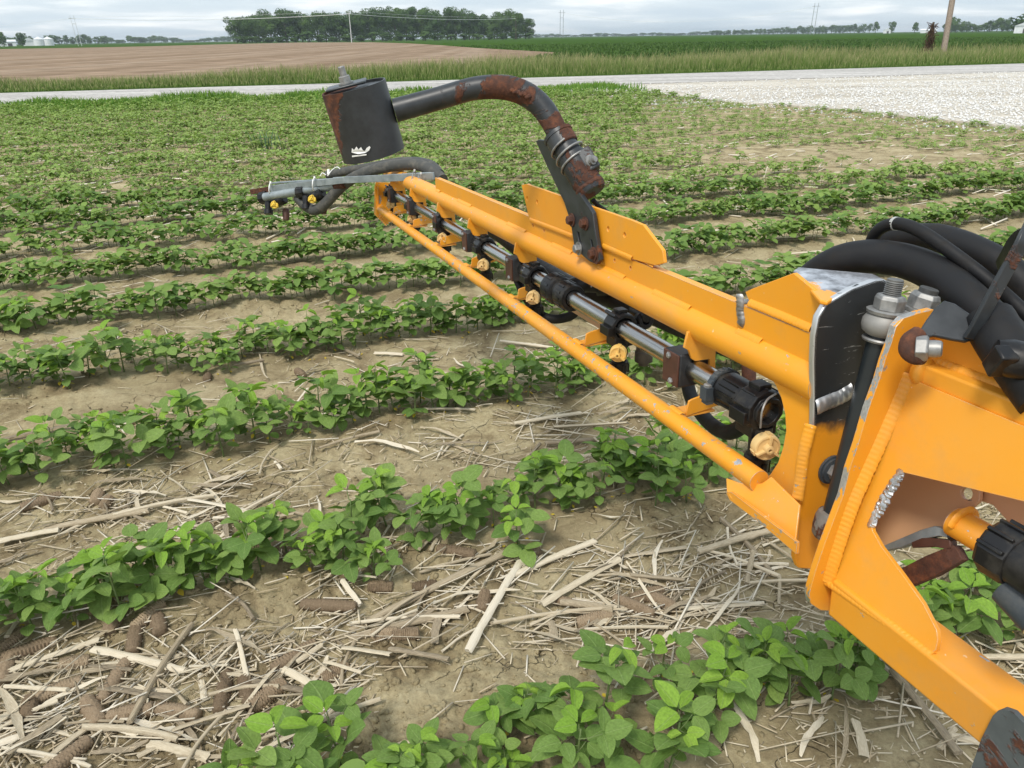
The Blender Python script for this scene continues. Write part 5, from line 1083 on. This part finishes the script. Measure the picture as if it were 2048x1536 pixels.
for i in near[np.lexsort((px_[near], kk[near]))]:
    k = kk[i]; s = rg.uniform(.74, 1.2) * (.95 if k < 2 else 1 if k < 5 else .95); h = .135 * s * rg.uniform(.75, 1.15)
    w = place_word(px_[i]); cnt[(k, w)] = cnt.get((k, w), 0) + 1; j = cnt[(k, w)]
    size = 'tall' if s > 1.04 else 'small' if s < .86 else 'leafy'
    ordn = ['first', 'second', 'third', 'fourth', 'fifth', 'sixth', 'seventh', 'eighth', 'ninth', 'tenth', 'eleventh', 'twelfth', 'thirteenth', 'fourteenth', 'fifteenth', 'sixteenth', 'seventeenth', 'eighteenth', 'nineteenth', 'twentieth'][min(j - 1, 19)]
    t = thing('soybean_plant', '%s soybean plant in the %s row, %s, %s from the left there' % (size, ROWNAME[min(k, 7)], w, ordn), 'soybean plant', group='soybean plants in the near rows')
    base_rot = rg.uniform(0, 6.28); M = Matrix.Translation((PX[i, 0], PX[i, 1], zz[i])) @ Matrix.Rotation(base_rot, 4, 'Z') @ Matrix.Rotation(rg.uniform(-.12, .12), 4, 'X') @ Matrix.Rotation(rg.uniform(-.12, .12), 4, 'Y') @ Matrix.Scale(s, 4)
    t.matrix_world = M; hs = h / s
    def put(nm, me, z, az, sc, tilt=0):
        o = bpy.data.objects.new(nm, me); COL.objects.link(o); o.parent = t; o.matrix_local = Matrix.Translation((0, 0, z)) @ Matrix.Rotation(az, 4, 'Z') @ Matrix.Rotation(tilt, 4, 'Y') @ Matrix.Scale(sc, 4); return o
    st = put('stem', rg.choice(STEMS), 0, 0, 1); st.matrix_local = Matrix.Diagonal((1, 1, hs / .15, 1))
    put('leaf', rg.choice(PAIR), hs * .22, rg.uniform(0, 6.28), rg.uniform(.85, 1.1))
    a = rg.uniform(0, 6.28); nl = rg.choice([4, 5, 5, 6, 7])
    for m in range(nl):
        f = .30 + .66 * m / nl; a += 2.4 + rg.uniform(-.5, .5); put('leaf', rg.choice(LEAFMESH), hs * f, a, (1.12 if m in (1, 2) else .92) * rg.uniform(.75, 1.15), rg.uniform(-.4, .4))
    put('leaf', rg.choice(YOUNG), hs * .98, a + 2, rg.uniform(.85, 1.25)); 
    if rg.random() < .5: put('leaf', rg.choice(YOUNG), hs * .85, a + 4.5, rg.uniform(.9, 1.4), .3)
    if rg.random() < .55: put('seed_leaf', COT, hs * .14, rg.uniform(0, 6.28), rg.uniform(.8, 1.2))
# everything farther off: one object, still leaf by leaf
def plant_template(seed, ns, nc, nl, lod):
    r = random.Random(seed); lm = LM(); h = .135 * r.uniform(.8, 1.1)
    lm.add(petiole((0, 0, -.01), (r.uniform(-.01, .01), r.uniform(-.01, .01), h), .0022, 3), 1, .3)
    a = r.uniform(0, 6.28)
    for m in range(nl):
        f = .22 + .74 * m / nl; a += 2.4 + r.uniform(-.5, .5); big = .058 if m < nl - 1 else .042
        trifoliate(lm, (0, 0, h * f), a, r.uniform(.03, .06) if m < nl - 1 else .015, r.uniform(.5, 1.1), big * r.uniform(.9, 1.15) * (1.0 if lod == 0 else 1.12), r, ns, nc, r.uniform(.1, .8) if m < nl - 1 else .95, .3, .0011, 3 if lod == 0 else 0)
    return np.array(lm.v), lm.f, np.array(lm.t), np.array(lm.m)
def scatter(name, P, Z, S_, temps, mats, label, cat, tintj=.35, squash=None):
    VS, FS, TS, MS = [], [], [], []; o = 0; ch = RNG.integers(0, len(temps), len(P))
    for ti, (v, f, t, m) in enumerate(temps):
        idx = np.where(ch == ti)[0]
        if not len(idx): continue
        f = np.array([list(x) if len(x) == 4 else list(x) + [x[-1]] for x in f]); a = RNG.uniform(0, 6.28, len(idx)); c, s = np.cos(a)[:, None], np.sin(a)[:, None]; sc = S_[idx][:, None]
        X = (v[None, :, 0] * c - v[None, :, 1] * s) * sc + P[idx, 0:1]; Y = (v[None, :, 0] * s + v[None, :, 1] * c) * sc + P[idx, 1:2]; Zz = v[None, :, 2] * sc * (1 if squash is None else squash) + Z[idx][:, None]
        VS.append(np.stack([X, Y, Zz], -1).reshape(-1, 3)); FS.append((f[None] + (np.arange(len(idx)) * len(v))[:, None, None]).reshape(-1, 4) + o); TS.append(np.clip(t[None] + RNG.uniform(-tintj, tintj, (len(idx), 1)), 0, 1).ravel()); MS.append(np.tile(m, len(idx))); o += len(idx) * len(v)
    ob = npmesh(name, np.vstack(VS), np.vstack(FS), None, tint=np.concatenate(TS), smooth=True, mats=mats, midx=np.concatenate(MS)); return tag(ob, label, cat, kind='stuff')
mid = ~isn & (zc_ < 6.5); far = ~isn & (zc_ >= 6.5)
TM = [plant_template(100 + i, 5, 1, 7, 0) for i in range(12)]; TF = [plant_template(200 + i, 2, 1, 6, 1) for i in range(10)]
scatter('soybean_rows', PX[mid], zz[mid], RNG.uniform(.72, 1.15, mid.sum()), TM, [LEAF, STEM], 'rows of young soybean plants in the middle distance across the field', 'soybean rows')
sf = RNG.uniform(.62, 1.05, far.sum()) * np.where(inpoly_px(PX[far], [(1300, 200), (2100, 200), (2100, 330), (1250, 330)]), .62, 1.0)
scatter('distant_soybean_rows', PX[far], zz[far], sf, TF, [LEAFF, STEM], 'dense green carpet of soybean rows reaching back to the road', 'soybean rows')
# young weeds between the far rows
n = 19000; Y_ = 5.5 + 14 * RNG.random(n) ** .8; X_ = (RNG.uniform(-1, 1, n)) * Y_ * .85; P = np.column_stack([X_, Y_]); _, o_ = roadpos(X_, Y_)
ok = (o_ < RC0 - .5) & ~inside(X_, Y_, gp) & ~(inpoly_px(P, BARE1) & (RNG.random(n) < .94)) & (vnoise(X_ * .8, Y_ * .8, 41) > .25); P = P[ok]
WT = [plant_template(300 + i, 2, 1, 3, 1) for i in range(5)]
scatter('weed_seedlings', P, hgt(P[:, 0], P[:, 1]), RNG.uniform(.25, .62, len(P)), WT, [LEAFF, STEM], 'low green weed seedlings between the far bean rows', 'weeds', squash=.7)
tg = gnd(545, 303); 
b_ = np.array([tg + np.array([rg.gauss(0, .10), rg.gauss(0, .06), 0]) for _ in range(34)]); b_[:, 2] = hgt(b_[:, 0], b_[:, 1])
MB()
_mb = MB()
for p in b_:
    l = rg.uniform(.12, .30); a = rg.uniform(0, 6.28); w = .006; d = np.array([math.cos(a), math.sin(a), 0]); s_ = np.array([-d[1], d[0], 0]); q1 = p + d * l * .12 + np.array([0, 0, l * .6]); q2 = p + d * l * .35 + np.array([0, 0, l])
    _mb.add([p - s_ * w, p + s_ * w, q1 + s_ * w, q1 - s_ * w, q2], [(0, 1, 2, 3), (3, 2, 4)])
tag(_mb.build('grass_tuft', leaf_mat('bluish_grass', (.09, .17, .10), (.14, .22, .14), vein=False, transl=.2), None, 0), 'bluish grass tuft standing alone in the bean field left of the black cup', 'grass tuft')

# ------------------------------------------------------------------ corn residue
def stalk_geo(L, r, seed, n=8, flat=1.0, bend=.03, split=False):
    q = random.Random(seed); P = []; R_ = []; m = max(5, int(L / .028)); nodes = [q.uniform(.02, .12)]
    while nodes[-1] < L: nodes.append(nodes[-1] + q.uniform(.07, .14))
    for i in range(m + 1):
        t = i / m; y = math.sin(t * math.pi) * bend * L + q.uniform(-.001, .001); P.append(np.array([t * L - L / 2, y, 0])); d_ = min(abs(t * L - x) for x in nodes); R_.append(r * (1 + .28 * math.exp(-(d_ / .006) ** 2)) * q.uniform(.93, 1.05))
    mb = MB(); vs = []; fs = []; arc = 2 * math.pi if not split else math.pi * 1.15; nn = n if not split else n + 1
    for i, p in enumerate(P):
        for k in range(nn):
            a = arc * k / n + (math.pi - arc) / 2 * (1 if split else 0) - .2; rr = R_[i] * (1 + .06 * math.sin(k * 2.6 + seed)); vs.append(p + np.array([q.uniform(-.004, .004) if i in (0, m) else 0, math.cos(a) * rr, math.sin(a) * rr * flat]))
    for i in range(m):
        for k in range(n): fs.append((i * nn + k, i * nn + (k + 1) % nn, (i + 1) * nn + (k + 1) % nn, (i + 1) * nn + k))
    if not split: fs.append(tuple(range(n))[::-1]); fs.append(tuple(m * n + k for k in range(n)))
    return vs, fs
def mk(nm, g, mat, sm=True):
    me = bpy.data.meshes.new(nm); me.from_pydata([tuple(p) for p in g[0]], [], g[1]); me.materials.append(mat)
    if sm: me.shade_smooth(); me.set_sharp_from_angle(angle=math.radians(50))
    return me
STK = [mk('corn_stalk', stalk_geo(1.0 * L, r, i, 8, fl, bd, sp), STRAW) for i, (L, r, fl, bd, sp) in enumerate([(.34, .0092, .6, .010, False), (.26, .0095, .45, .012, False), (.20, .0080, .7, .0, False), (.16, .010, .35, .02, True), (.22, .0085, .35, .012, True), (.12, .009, .55, .0, False), (.13, .009, .3, .02, True), (.28, .007, .8, .03, False), (.18, .005, .8, .05, False)])]
STL = [.34, .26, .20, .16, .22, .12, .13, .28, .18]
def strip_geo(L, w, seed):
    q = random.Random(seed); m = 7; vs = []; fs = []; z = 0; y = 0
    for i in range(m + 1):
        t = i / m; z = .004 + .009 * math.sin(t * 5 + seed) ** 2; y = math.sin(t * 3 + seed) * L * .09; ww = w * (.35 + .65 * math.sin(math.pi * min(.97, max(.08, t)))) * q.uniform(.75, 1.1); tw = q.uniform(-.5, .5)
        for c in (-1, 0, 1): vs.append((t * L - L / 2, y + c * ww * math.cos(tw), z + c * ww * math.sin(tw) + (.25 * ww if c else 0)))
    for i in range(m):
        for j in range(2): fs.append((i * 3 + j, i * 3 + j + 1, (i + 1) * 3 + j + 1, (i + 1) * 3 + j))
    return vs, fs
STR = [mk('dry_corn_leaf', strip_geo(L, w, i), STRAW) for i, (L, w) in enumerate([(.22, .008), (.16, .010), (.28, .006), (.12, .009), (.19, .005)])]
def cob_geo(L, r, seed, nu=22, nv=30):
    q = random.Random(seed); vs = []; fs = []
    for i in range(nv + 1):
        t = i / nv; rr = r * (.80 + .28 * math.sin(math.pi * min(1, .12 + t * .78))) * (1 if 0 < i < nv else .78)
        for k in range(nu):
            d = (.17 if (i + (k // 2) % 2) % 2 else -.09) * (1 if k % 2 else .45); a = 2 * math.pi * k / nu; e = rr * (1 + d + q.uniform(-.05, .05)); vs.append((t * L - L / 2, math.cos(a) * e, math.sin(a) * e * .92))
    for i in range(nv):
        for k in range(nu): fs.append((i * nu + k, i * nu + (k + 1) % nu, (i + 1) * nu + (k + 1) % nu, (i + 1) * nu + k))
    fs.append(tuple(range(nu))[::-1]); fs.append(tuple(nv * nu + k for k in range(nu))); return vs, fs
CB = [mk('corn_cob', cob_geo(L, r, i), COB) for i, (L, r) in enumerate([(.105, .0145), (.085, .0155), (.13, .013), (.06, .015), (.045, .0145)])]
CBL = [.105, .085, .13, .06, .045]
def lay(name, me, x, y, ang, lift, label, cat, group, sx=1.0, s=1.0, pitch=None, roll=None):
    o = bpy.data.objects.new(name, me); COL.objects.link(o); L_ = .08; z = float(hgt(x, y)); za = float(hgt(x + math.cos(ang) * L_, y + math.sin(ang) * L_)); zb = float(hgt(x - math.cos(ang) * L_, y - math.sin(ang) * L_))
    p = -math.atan2(za - zb, 2 * L_) if pitch is None else pitch
    o.matrix_world = Matrix.Translation((x, y, max(z, (za + zb) / 2) + lift)) @ Matrix.Rotation(ang, 4, 'Z') @ Matrix.Rotation(p, 4, 'Y') @ Matrix.Rotation(rg.uniform(0, 6.28) if roll is None else roll, 4, 'X') @ Matrix.Diagonal((sx * s, s, s, 1)); tag(o, label, cat, group); return o
def where(x, y):
    p = (-x * math.sin(RA) + y * math.cos(RA) - ROW0) / ROWS; k = int(math.floor(p)); f = p - k; a, b, _ = proj((x, y, 0)); w = place_word(a); nm = ['nearest', 'second', 'third', 'fourth', 'fifth', 'sixth', 'seventh', 'eighth', 'ninth']
    if k < 0: r_ = 'before the nearest bean row'
    elif f < .22: r_ = 'along the %s bean row' % nm[min(k, 8)]
    elif f > .78: r_ = 'along the %s bean row' % nm[min(k + 1, 8)]
    else: r_ = 'behind the %s bean row' % nm[min(k, 8)]
    return r_, w
heroS = [(700, 1268, 1024, 1120, 0), (700, 1290, 937, 1228, 0), (704, 1262, 920, 1245, 8), (1012, 1168, 1190, 1096, 0), (938, 1322, 1042, 1134, 1), (1085, 1220, 1240, 1130, 1), (688, 1318, 784, 1336, 4), (782, 1318, 900, 1342, 1), (1222, 1126, 1372, 1098, 4),
         (1120, 1215, 1225, 1232, 0), (985, 1260, 1232, 1226, 8), (1262, 1160, 1370, 1166, 5), (1395, 1112, 1552, 1070, 0), (1440, 1046, 1546, 1146, 7), (1395, 1100, 1560, 1150, 8), (1090, 884, 1292, 876, 0), (1028, 850, 1162, 829, 0), (1110, 856, 1256, 850, 5), (0, 884, 146, 860, 4),
         (200, 1384, 344, 1408, 4), (264, 1460, 388, 1264, 7), (20, 1528, 128, 1446, 4), (92, 1532, 172, 1462, 1), (0, 1448, 76, 1398, 4), (0, 1470, 118, 1410, 8), (190, 1310, 372, 1352, 1), (170, 1462, 360, 1490, 7), (348, 1474, 502, 1424, 4), (506, 1368, 632, 1398, 1), (566, 1348, 700, 1430, 4),
         (0, 1092, 120, 1066, 1), (90, 1064, 300, 1030, 0), (230, 1040, 430, 1000, 7), (120, 1075, 198, 1040, 8), (380, 1010, 500, 1030, 4), (640, 910, 760, 880, 8), (1782, 1356, 1912, 1524, 1), (1762, 1340, 1850, 1440, 8), (1705, 1462, 1722, 1536, 3), (1900, 1480, 2040, 1500, 2), (1960, 1330, 2048, 1326, 2),
         (870, 1300, 880, 1240, 3), (1100, 1250, 1108, 1296, 3), (560, 1030, 720, 1090, 8), (840, 1120, 905, 1070, 8), (250, 1180, 300, 1200, 8), (458, 1212, 512, 1262, 8), (640, 690, 720, 720, 7), (470, 742, 530, 730, 2), (1000, 690, 1120, 700, 0), (60, 1200, 20, 1290, 8),
         (205, 640, 380, 610, 8), (1510, 490, 1660, 486, 1), (1560, 520, 1690, 505, 2), (300, 1500, 420, 1530, 4), (420, 1400, 560, 1385, 8)]
used = 0
def hero_stalk(x0, y0, x1, y1, v):
    a = gnd(x0, y0); b = gnd(x1, y1); c = (a + b) / 2; L_ = np.linalg.norm(b - a); r_, w = where(c[0], c[1])
    kind = {3: 'split dry corn stalk stub', 4: 'flattened pale corn stalk', 6: 'flattened pale corn stalk', 8: 'thin dry corn stalk', 7: 'slender bent corn stalk'}.get(v, 'round pale corn stalk')
    lay('corn_stalk', STK[v], c[0], c[1], math.atan2(b[1] - a[1], b[0] - a[0]), .010 + rg.uniform(0, .012), '%s %s, %s' % (('very long ' if L_ > .3 else '') + kind, r_, w), 'corn stalk', 'corn stalks lying on the soil', sx=L_ / STL[v], pitch=None, roll=rg.uniform(-.4, .4))
for h_ in heroS: hero_stalk(*h_)
heroC = [(232, 1362, 55, 0), (186, 1424, -60, 1), (448, 1386, 78, 0), (497, 1386, 105, 1), (352, 1424, -12, 0), (262, 1428, 10, 1), (60, 1303, 20, 0), (14, 1340, 70, 1), (272, 1280, 82, 0), (300, 1242, 40, 1), (660, 1231, -4, 2), (914, 1116, -12, 0), (1152, 1211, -16, 2), (1268, 1212, -25, 0), (1322, 1200, -28, 1),
         (590, 1318, 32, 0), (535, 1395, 35, 1), (672, 1350, 28, 3), (1052, 1118, 15, 1), (86, 1010, 20, 0), (196, 1000, 65, 3), (214, 1008, 50, 4), (150, 1330, 10, 3), (762, 1182, 0, 3), (230, 1254, 60, 3), (968, 1210, 80, 3), (130, 1530, 40, 0), (60, 1420, 80, 3), (1295, 1185, 15, 1), (850, 1180, 10, 3), (415, 757, 85, 3), (600, 745, -40, 3), (1190, 1240, 10, 1), (812, 1278, 5, 3), (770, 1276, 5, 3), (20, 1290, 40, 1), (120, 1380, 20, 1), (320, 1260, 100, 3)]
for x, y, a, v in heroC:
    c = gnd(x, y); d = gnd(x + 20 * math.cos(math.radians(a)), y - 20 * math.sin(math.radians(a))) - c; r_, w = where(c[0], c[1])
    lay('corn_cob', CB[v], c[0], c[1], math.atan2(d[1], d[0]), .004, '%s brown corn cob %s, %s' % (['whole', 'stubby', 'long', 'broken short', 'tiny broken'][v], r_, w), 'corn cob', 'bare corn cobs on the soil', pitch=rg.uniform(-.08, .08), s=1.05)
# more individuals round the heroes
def dens(x, y):
    p = (-x * math.sin(RA) + y * math.cos(RA) - ROW0) / ROWS; f = abs((p % 1) - .5) * 2
    a, b = 1024 + 0 * x, y
    return np.clip(1.1 - f * .75, .15, 1) * np.clip((vnoise(x * 1.9, y * 1.9, 51) - .22) * 2.0, .05, 1)
n = 1150; Z_ = np.exp(RNG.uniform(math.log(1.0), math.log(9), n)); X_ = RNG.uniform(-.85, .85, n) * (Z_ + .4); ok = RNG.random(n) < dens(X_, Z_); X_ = X_[ok]; Z_ = Z_[ok]
boost = [(0, 1290, 700, 1536), (640, 1090, 1450, 1290), (880, 800, 1300, 930), (0, 960, 500, 1070)]
BX = []
for x0, y0, x1, y1 in boost:
    for _ in range(int((x1 - x0) * (y1 - y0) / 3000)):
        c = gnd(rg.uniform(x0, x1), rg.uniform(y0, y1)); BX.append(c[:2])
BX = np.array(BX); AX = np.column_stack([np.concatenate([BX[:, 0], X_]), np.concatenate([BX[:, 1], Z_])])
nb = len(BX); seq = list(range(nb)) + list(nb + np.argsort(np.hypot(X_, Z_)))
ni = 0; rest = []
for j in seq:
    x, y = AX[j]; a_, b_2, _ = proj((x, y, 0)); vis = -40 < a_ < 2090 and 90 < b_2 < 1580
    if not vis and math.hypot(x, y) < .9: continue
    if ni < 430 and vis:
        ni += 1; ang = RA + rg.gauss(0, .75); r_, w = where(x, y)
        if rg.random() < .50: v = rg.choice([2, 3, 4, 5, 6, 7, 8, 8, 8, 8]); sc = rg.uniform(.35, .8); lay('corn_stalk', STK[v], x, y, ang, .006 + rg.uniform(0, .014), '%s broken corn stalk %s, %s' % ('short' if STL[v] * sc < .13 else 'medium', r_, w), 'corn stalk', 'corn stalks lying on the soil', s=sc, sx=rg.uniform(.8, 1.2), roll=rg.uniform(-.5, .5))
        else: lay('dry_corn_leaf', rg.choice(STR), x, y, ang, .004 + rg.uniform(0, .008), 'papery dry corn leaf %s, %s' % (r_, w), 'dry leaf', 'dry corn leaves on the soil', s=rg.uniform(.5, 1.1), roll=rg.uniform(-.3, .3))
    else: rest.append((x, y))
for x, y, l, v, lab in [(1524, 382, .20, 2, 'upright broken corn stub leaning left in the far bean rows'), (1858, 392, .17, 8, 'upright thin corn stub leaning right in the bean rows at the right')]:
    c = gnd(x, y); o = lay('corn_stub', STK[v], c[0], c[1], 0 if v == 2 else 2.6, l * .45, lab, 'corn stub', None, s=1.0, sx=l / STL[v], pitch=-1.35, roll=0)
# the rest of the residue, cob crumbs and clods: nobody could count them
def bits(name, P, Lr, wr, mat, label, cat, ang0=RA, spread=.9, th=.5, lift=(.0, .01)):
    n = len(P); L_ = Lr[0] + (Lr[1] - Lr[0]) * RNG.random(n) ** 1.8; w = RNG.uniform(*wr, n); a = ang0 + RNG.normal(0, spread, n); d = np.column_stack([np.cos(a), np.sin(a)]); s_ = np.column_stack([-np.sin(a), np.cos(a)]); z = hgt(P[:, 0], P[:, 1]); zA = hgt(P[:, 0] + d[:, 0] * L_ / 2, P[:, 1] + d[:, 1] * L_ / 2); zB = hgt(P[:, 0] - d[:, 0] * L_ / 2, P[:, 1] - d[:, 1] * L_ / 2); ml = np.maximum(0, z - (zA + zB) / 2); li = RNG.uniform(*lift, n) + w * th
    tl_ = RNG.normal(0, .10, n) * L_; vs = []
    for sg, zz_ in ((-1, zB), (1, zA)):
        for c, h_ in ((-1, 0), (0, 1), (1, 0), (0, -1)):
            vs.append(np.column_stack([P + d * (sg * L_ / 2)[:, None] + s_ * (c * w / 2)[:, None], zz_ + ml + li + h_ * w * th + sg * tl_ * .5 * 0 + np.abs(tl_) * (sg > 0)]))
    vs = np.stack(vs, 1).reshape(-1, 3); k = np.arange(n)[:, None] * 8; fs = np.concatenate([k + [0, 1, 5, 4], k + [1, 2, 6, 5], k + [2, 3, 7, 6], k + [3, 0, 4, 7], k + [3, 2, 1, 0], k + [4, 5, 6, 7]], 0)
    return tag(npmesh(name, vs, fs, mat, tint=np.repeat(RNG.random(n), 8)), label, cat, kind='stuff')
rest = np.array(rest); n = 1300; Y_ = np.exp(RNG.uniform(math.log(5), math.log(15), n)); X2 = RNG.uniform(-.9, .9, n) * Y_; _, o_ = roadpos(X2, Y_); ok = (o_ < RC0 - 1) & ~inside(X2, Y_, gp); rest = np.vstack([rest, np.column_stack([X2, Y_])[ok]])
bits('corn_stalk_litter', rest, (.05, .24), (.006, .015), STRAW, 'pale broken corn stalks strewn between the bean rows farther off', 'corn litter', spread=.6)
n = 17000; Z_ = np.exp(RNG.uniform(math.log(.95), math.log(6.5), n)); X_ = RNG.uniform(-.8, .8, n) * (Z_ + .4); ok = RNG.random(n) < dens(X_, Z_) * 1.1; P = np.column_stack([X_, Z_])[ok]
P = np.vstack([P] + [BX + RNG.normal(0, .05, BX.shape) for _ in range(12)])
bits('straw_litter', P, (.006, .06), (.0009, .0048), CHIP, 'fine straw slivers and chaff scattered over the soil', 'straw litter', spread=1.1, th=.35)
n = 17000; Z_ = np.exp(RNG.uniform(math.log(.95), math.log(5.5), n)); X_ = RNG.uniform(-.8, .8, n) * (Z_ + .4); P = np.column_stack([X_, Z_]); ok = RNG.random(n) < np.clip((vnoise(X_ * 2.2, Z_ * 2.2, 8) - .35) * 3, .08, 1); P = P[ok]
blobs('soil_clods', np.column_stack([P, hgt(P[:, 0], P[:, 1]) + .001]), RNG.uniform(.06, .48, len(P)) ** 3 * .09 + .0012, SOIL, 0, .7, label='small crumbly soil clods between the rows', cat='soil')
sel = near[RNG.integers(0, len(near), 150)]; P = PX[sel] + RNG.normal(0, .045, (150, 2)); lm_v, lm_f = [], []
_lm = LM()
for p in P: _lm.add(leaflet((p[0], p[1], float(hgt(p[0], p[1])) + .006), (rg.uniform(-1, 1), rg.uniform(-1, 1), 0), (0, 0, 1), rg.uniform(.009, .015), .009, .1, .3, 3, 1, rg), 0, rg.random())
me = _lm.mesh('fallen_seed_leaves', [COTY]); o = bpy.data.objects.new('fallen_seed_leaves', me); COL.objects.link(o); tag(o, 'tiny yellow fallen seed leaves under the bean plants', 'fallen leaves', kind='stuff')

n = 4200; Z_ = np.exp(RNG.uniform(math.log(1.0), math.log(12), n)); X_ = RNG.uniform(-.85, .85, n) * (Z_ + .3); _, o_ = roadpos(X_, Z_); ok = (RNG.random(n) < dens(X_, Z_)) & (o_ < RC0 - 1) & ~inside(X_, Z_, gp); P = np.vstack([np.column_stack([X_, Z_])[ok]] + [BX + RNG.normal(0, .06, BX.shape) for _ in range(3)])
bits('long_straws', P, (.05, .22), (.0018, .0055), STRAW, 'long thin pale straws lying between the bean rows', 'straw litter', spread=.65, th=.35)
# ------------------------------------------------------------------ crop rows of the far green field, the nearest of them leaf by leaf
n = 52000; o_ = 33.5 + 95 * RNG.random(n) ** 1.5; s = RNG.uniform(-35, 110, n) * (.35 + o_ / 95); p = rd[None] * s[:, None] + rn[None] * o_[:, None]; tlp = np.array(tl + [rd * -330 + rn * (RC1 + 3.2), rd * -6 + rn * (RC1 + 3.3), rd * 8 + rn * (RC1 + 7.5)])
ok = ~inside(p[:, 0], p[:, 1], tlp) & (s > -8 + (o_ - 33) * -.9); p = p[ok]; o2 = o_[ok]; p = p - rn[None] * ((o2 % .76) * .75)[:, None]
blades('far_crop_rows', np.column_stack([p, np.full(len(p), .04)]), RNG.uniform(.12, .30, len(p)) , RNG.uniform(.08, .20, len(p)), grass_mat('far_crop_leaf', (.035, .075, .016), (.07, .13, .03), (.10, .17, .04)), tip=.9, base_t=.1, lean=1.2, label='low green crop rows of the field beyond the road', cat='crop')

# ------------------------------------------------------------------ labels: neighbours that look alike are told apart by their order from the left
_w = ['first', 'second', 'third', 'fourth', 'fifth', 'sixth', 'seventh', 'eighth', 'ninth', 'tenth', 'eleventh', 'twelfth', 'thirteenth', 'fourteenth', 'fifteenth', 'sixteenth', 'seventeenth', 'eighteenth', 'nineteenth']
def nth(i): return _w[i] if i < 19 else ['twentieth', 'thirtieth', 'fortieth', 'fiftieth', 'sixtieth'][(i + 1) // 10 - 2] if (i + 1) % 10 == 0 else ['twenty', 'thirty', 'forty', 'fifty', 'sixty'][(i + 1) // 10 - 2] + '-' + _w[(i + 1) % 10 - 1]
_by = {}
for o in bpy.data.objects:
    if o.parent is None and 'label' in o and 'kind' not in o: _by.setdefault(o['label'], []).append(o)
for lab, L_ in _by.items():
    if len(L_) > 1:
        L_.sort(key=lambda o: proj(o.matrix_world.translation)[0])
        for i, o in enumerate(L_): o['label'] = '%s, %s from left' % (lab, nth(i))
# ------------------------------------------------------------------ the air: far things fade a little towards blue
hm = bpy.data.materials.new('air'); hm.use_nodes = True; ht = hm.node_tree; ht.nodes.clear(); pv = ht.nodes.new('ShaderNodeVolumePrincipled'); pv.inputs['Color'].default_value = (.80, .88, .95, 1); pv.inputs['Density'].default_value = .00019; pv.inputs['Anisotropy'].default_value = .3
ho = ht.nodes.new('ShaderNodeOutputMaterial'); ht.links.new(pv.outputs[0], ho.inputs['Volume'])
mb = MB(); mb.box((0, 1200, 17), ((1, 0, 0), (0, 1, 0), (0, 0, 1)), (6600, 7900, 18.5)); tag(mb.build('haze', hm, None, 0), kind='stuff')
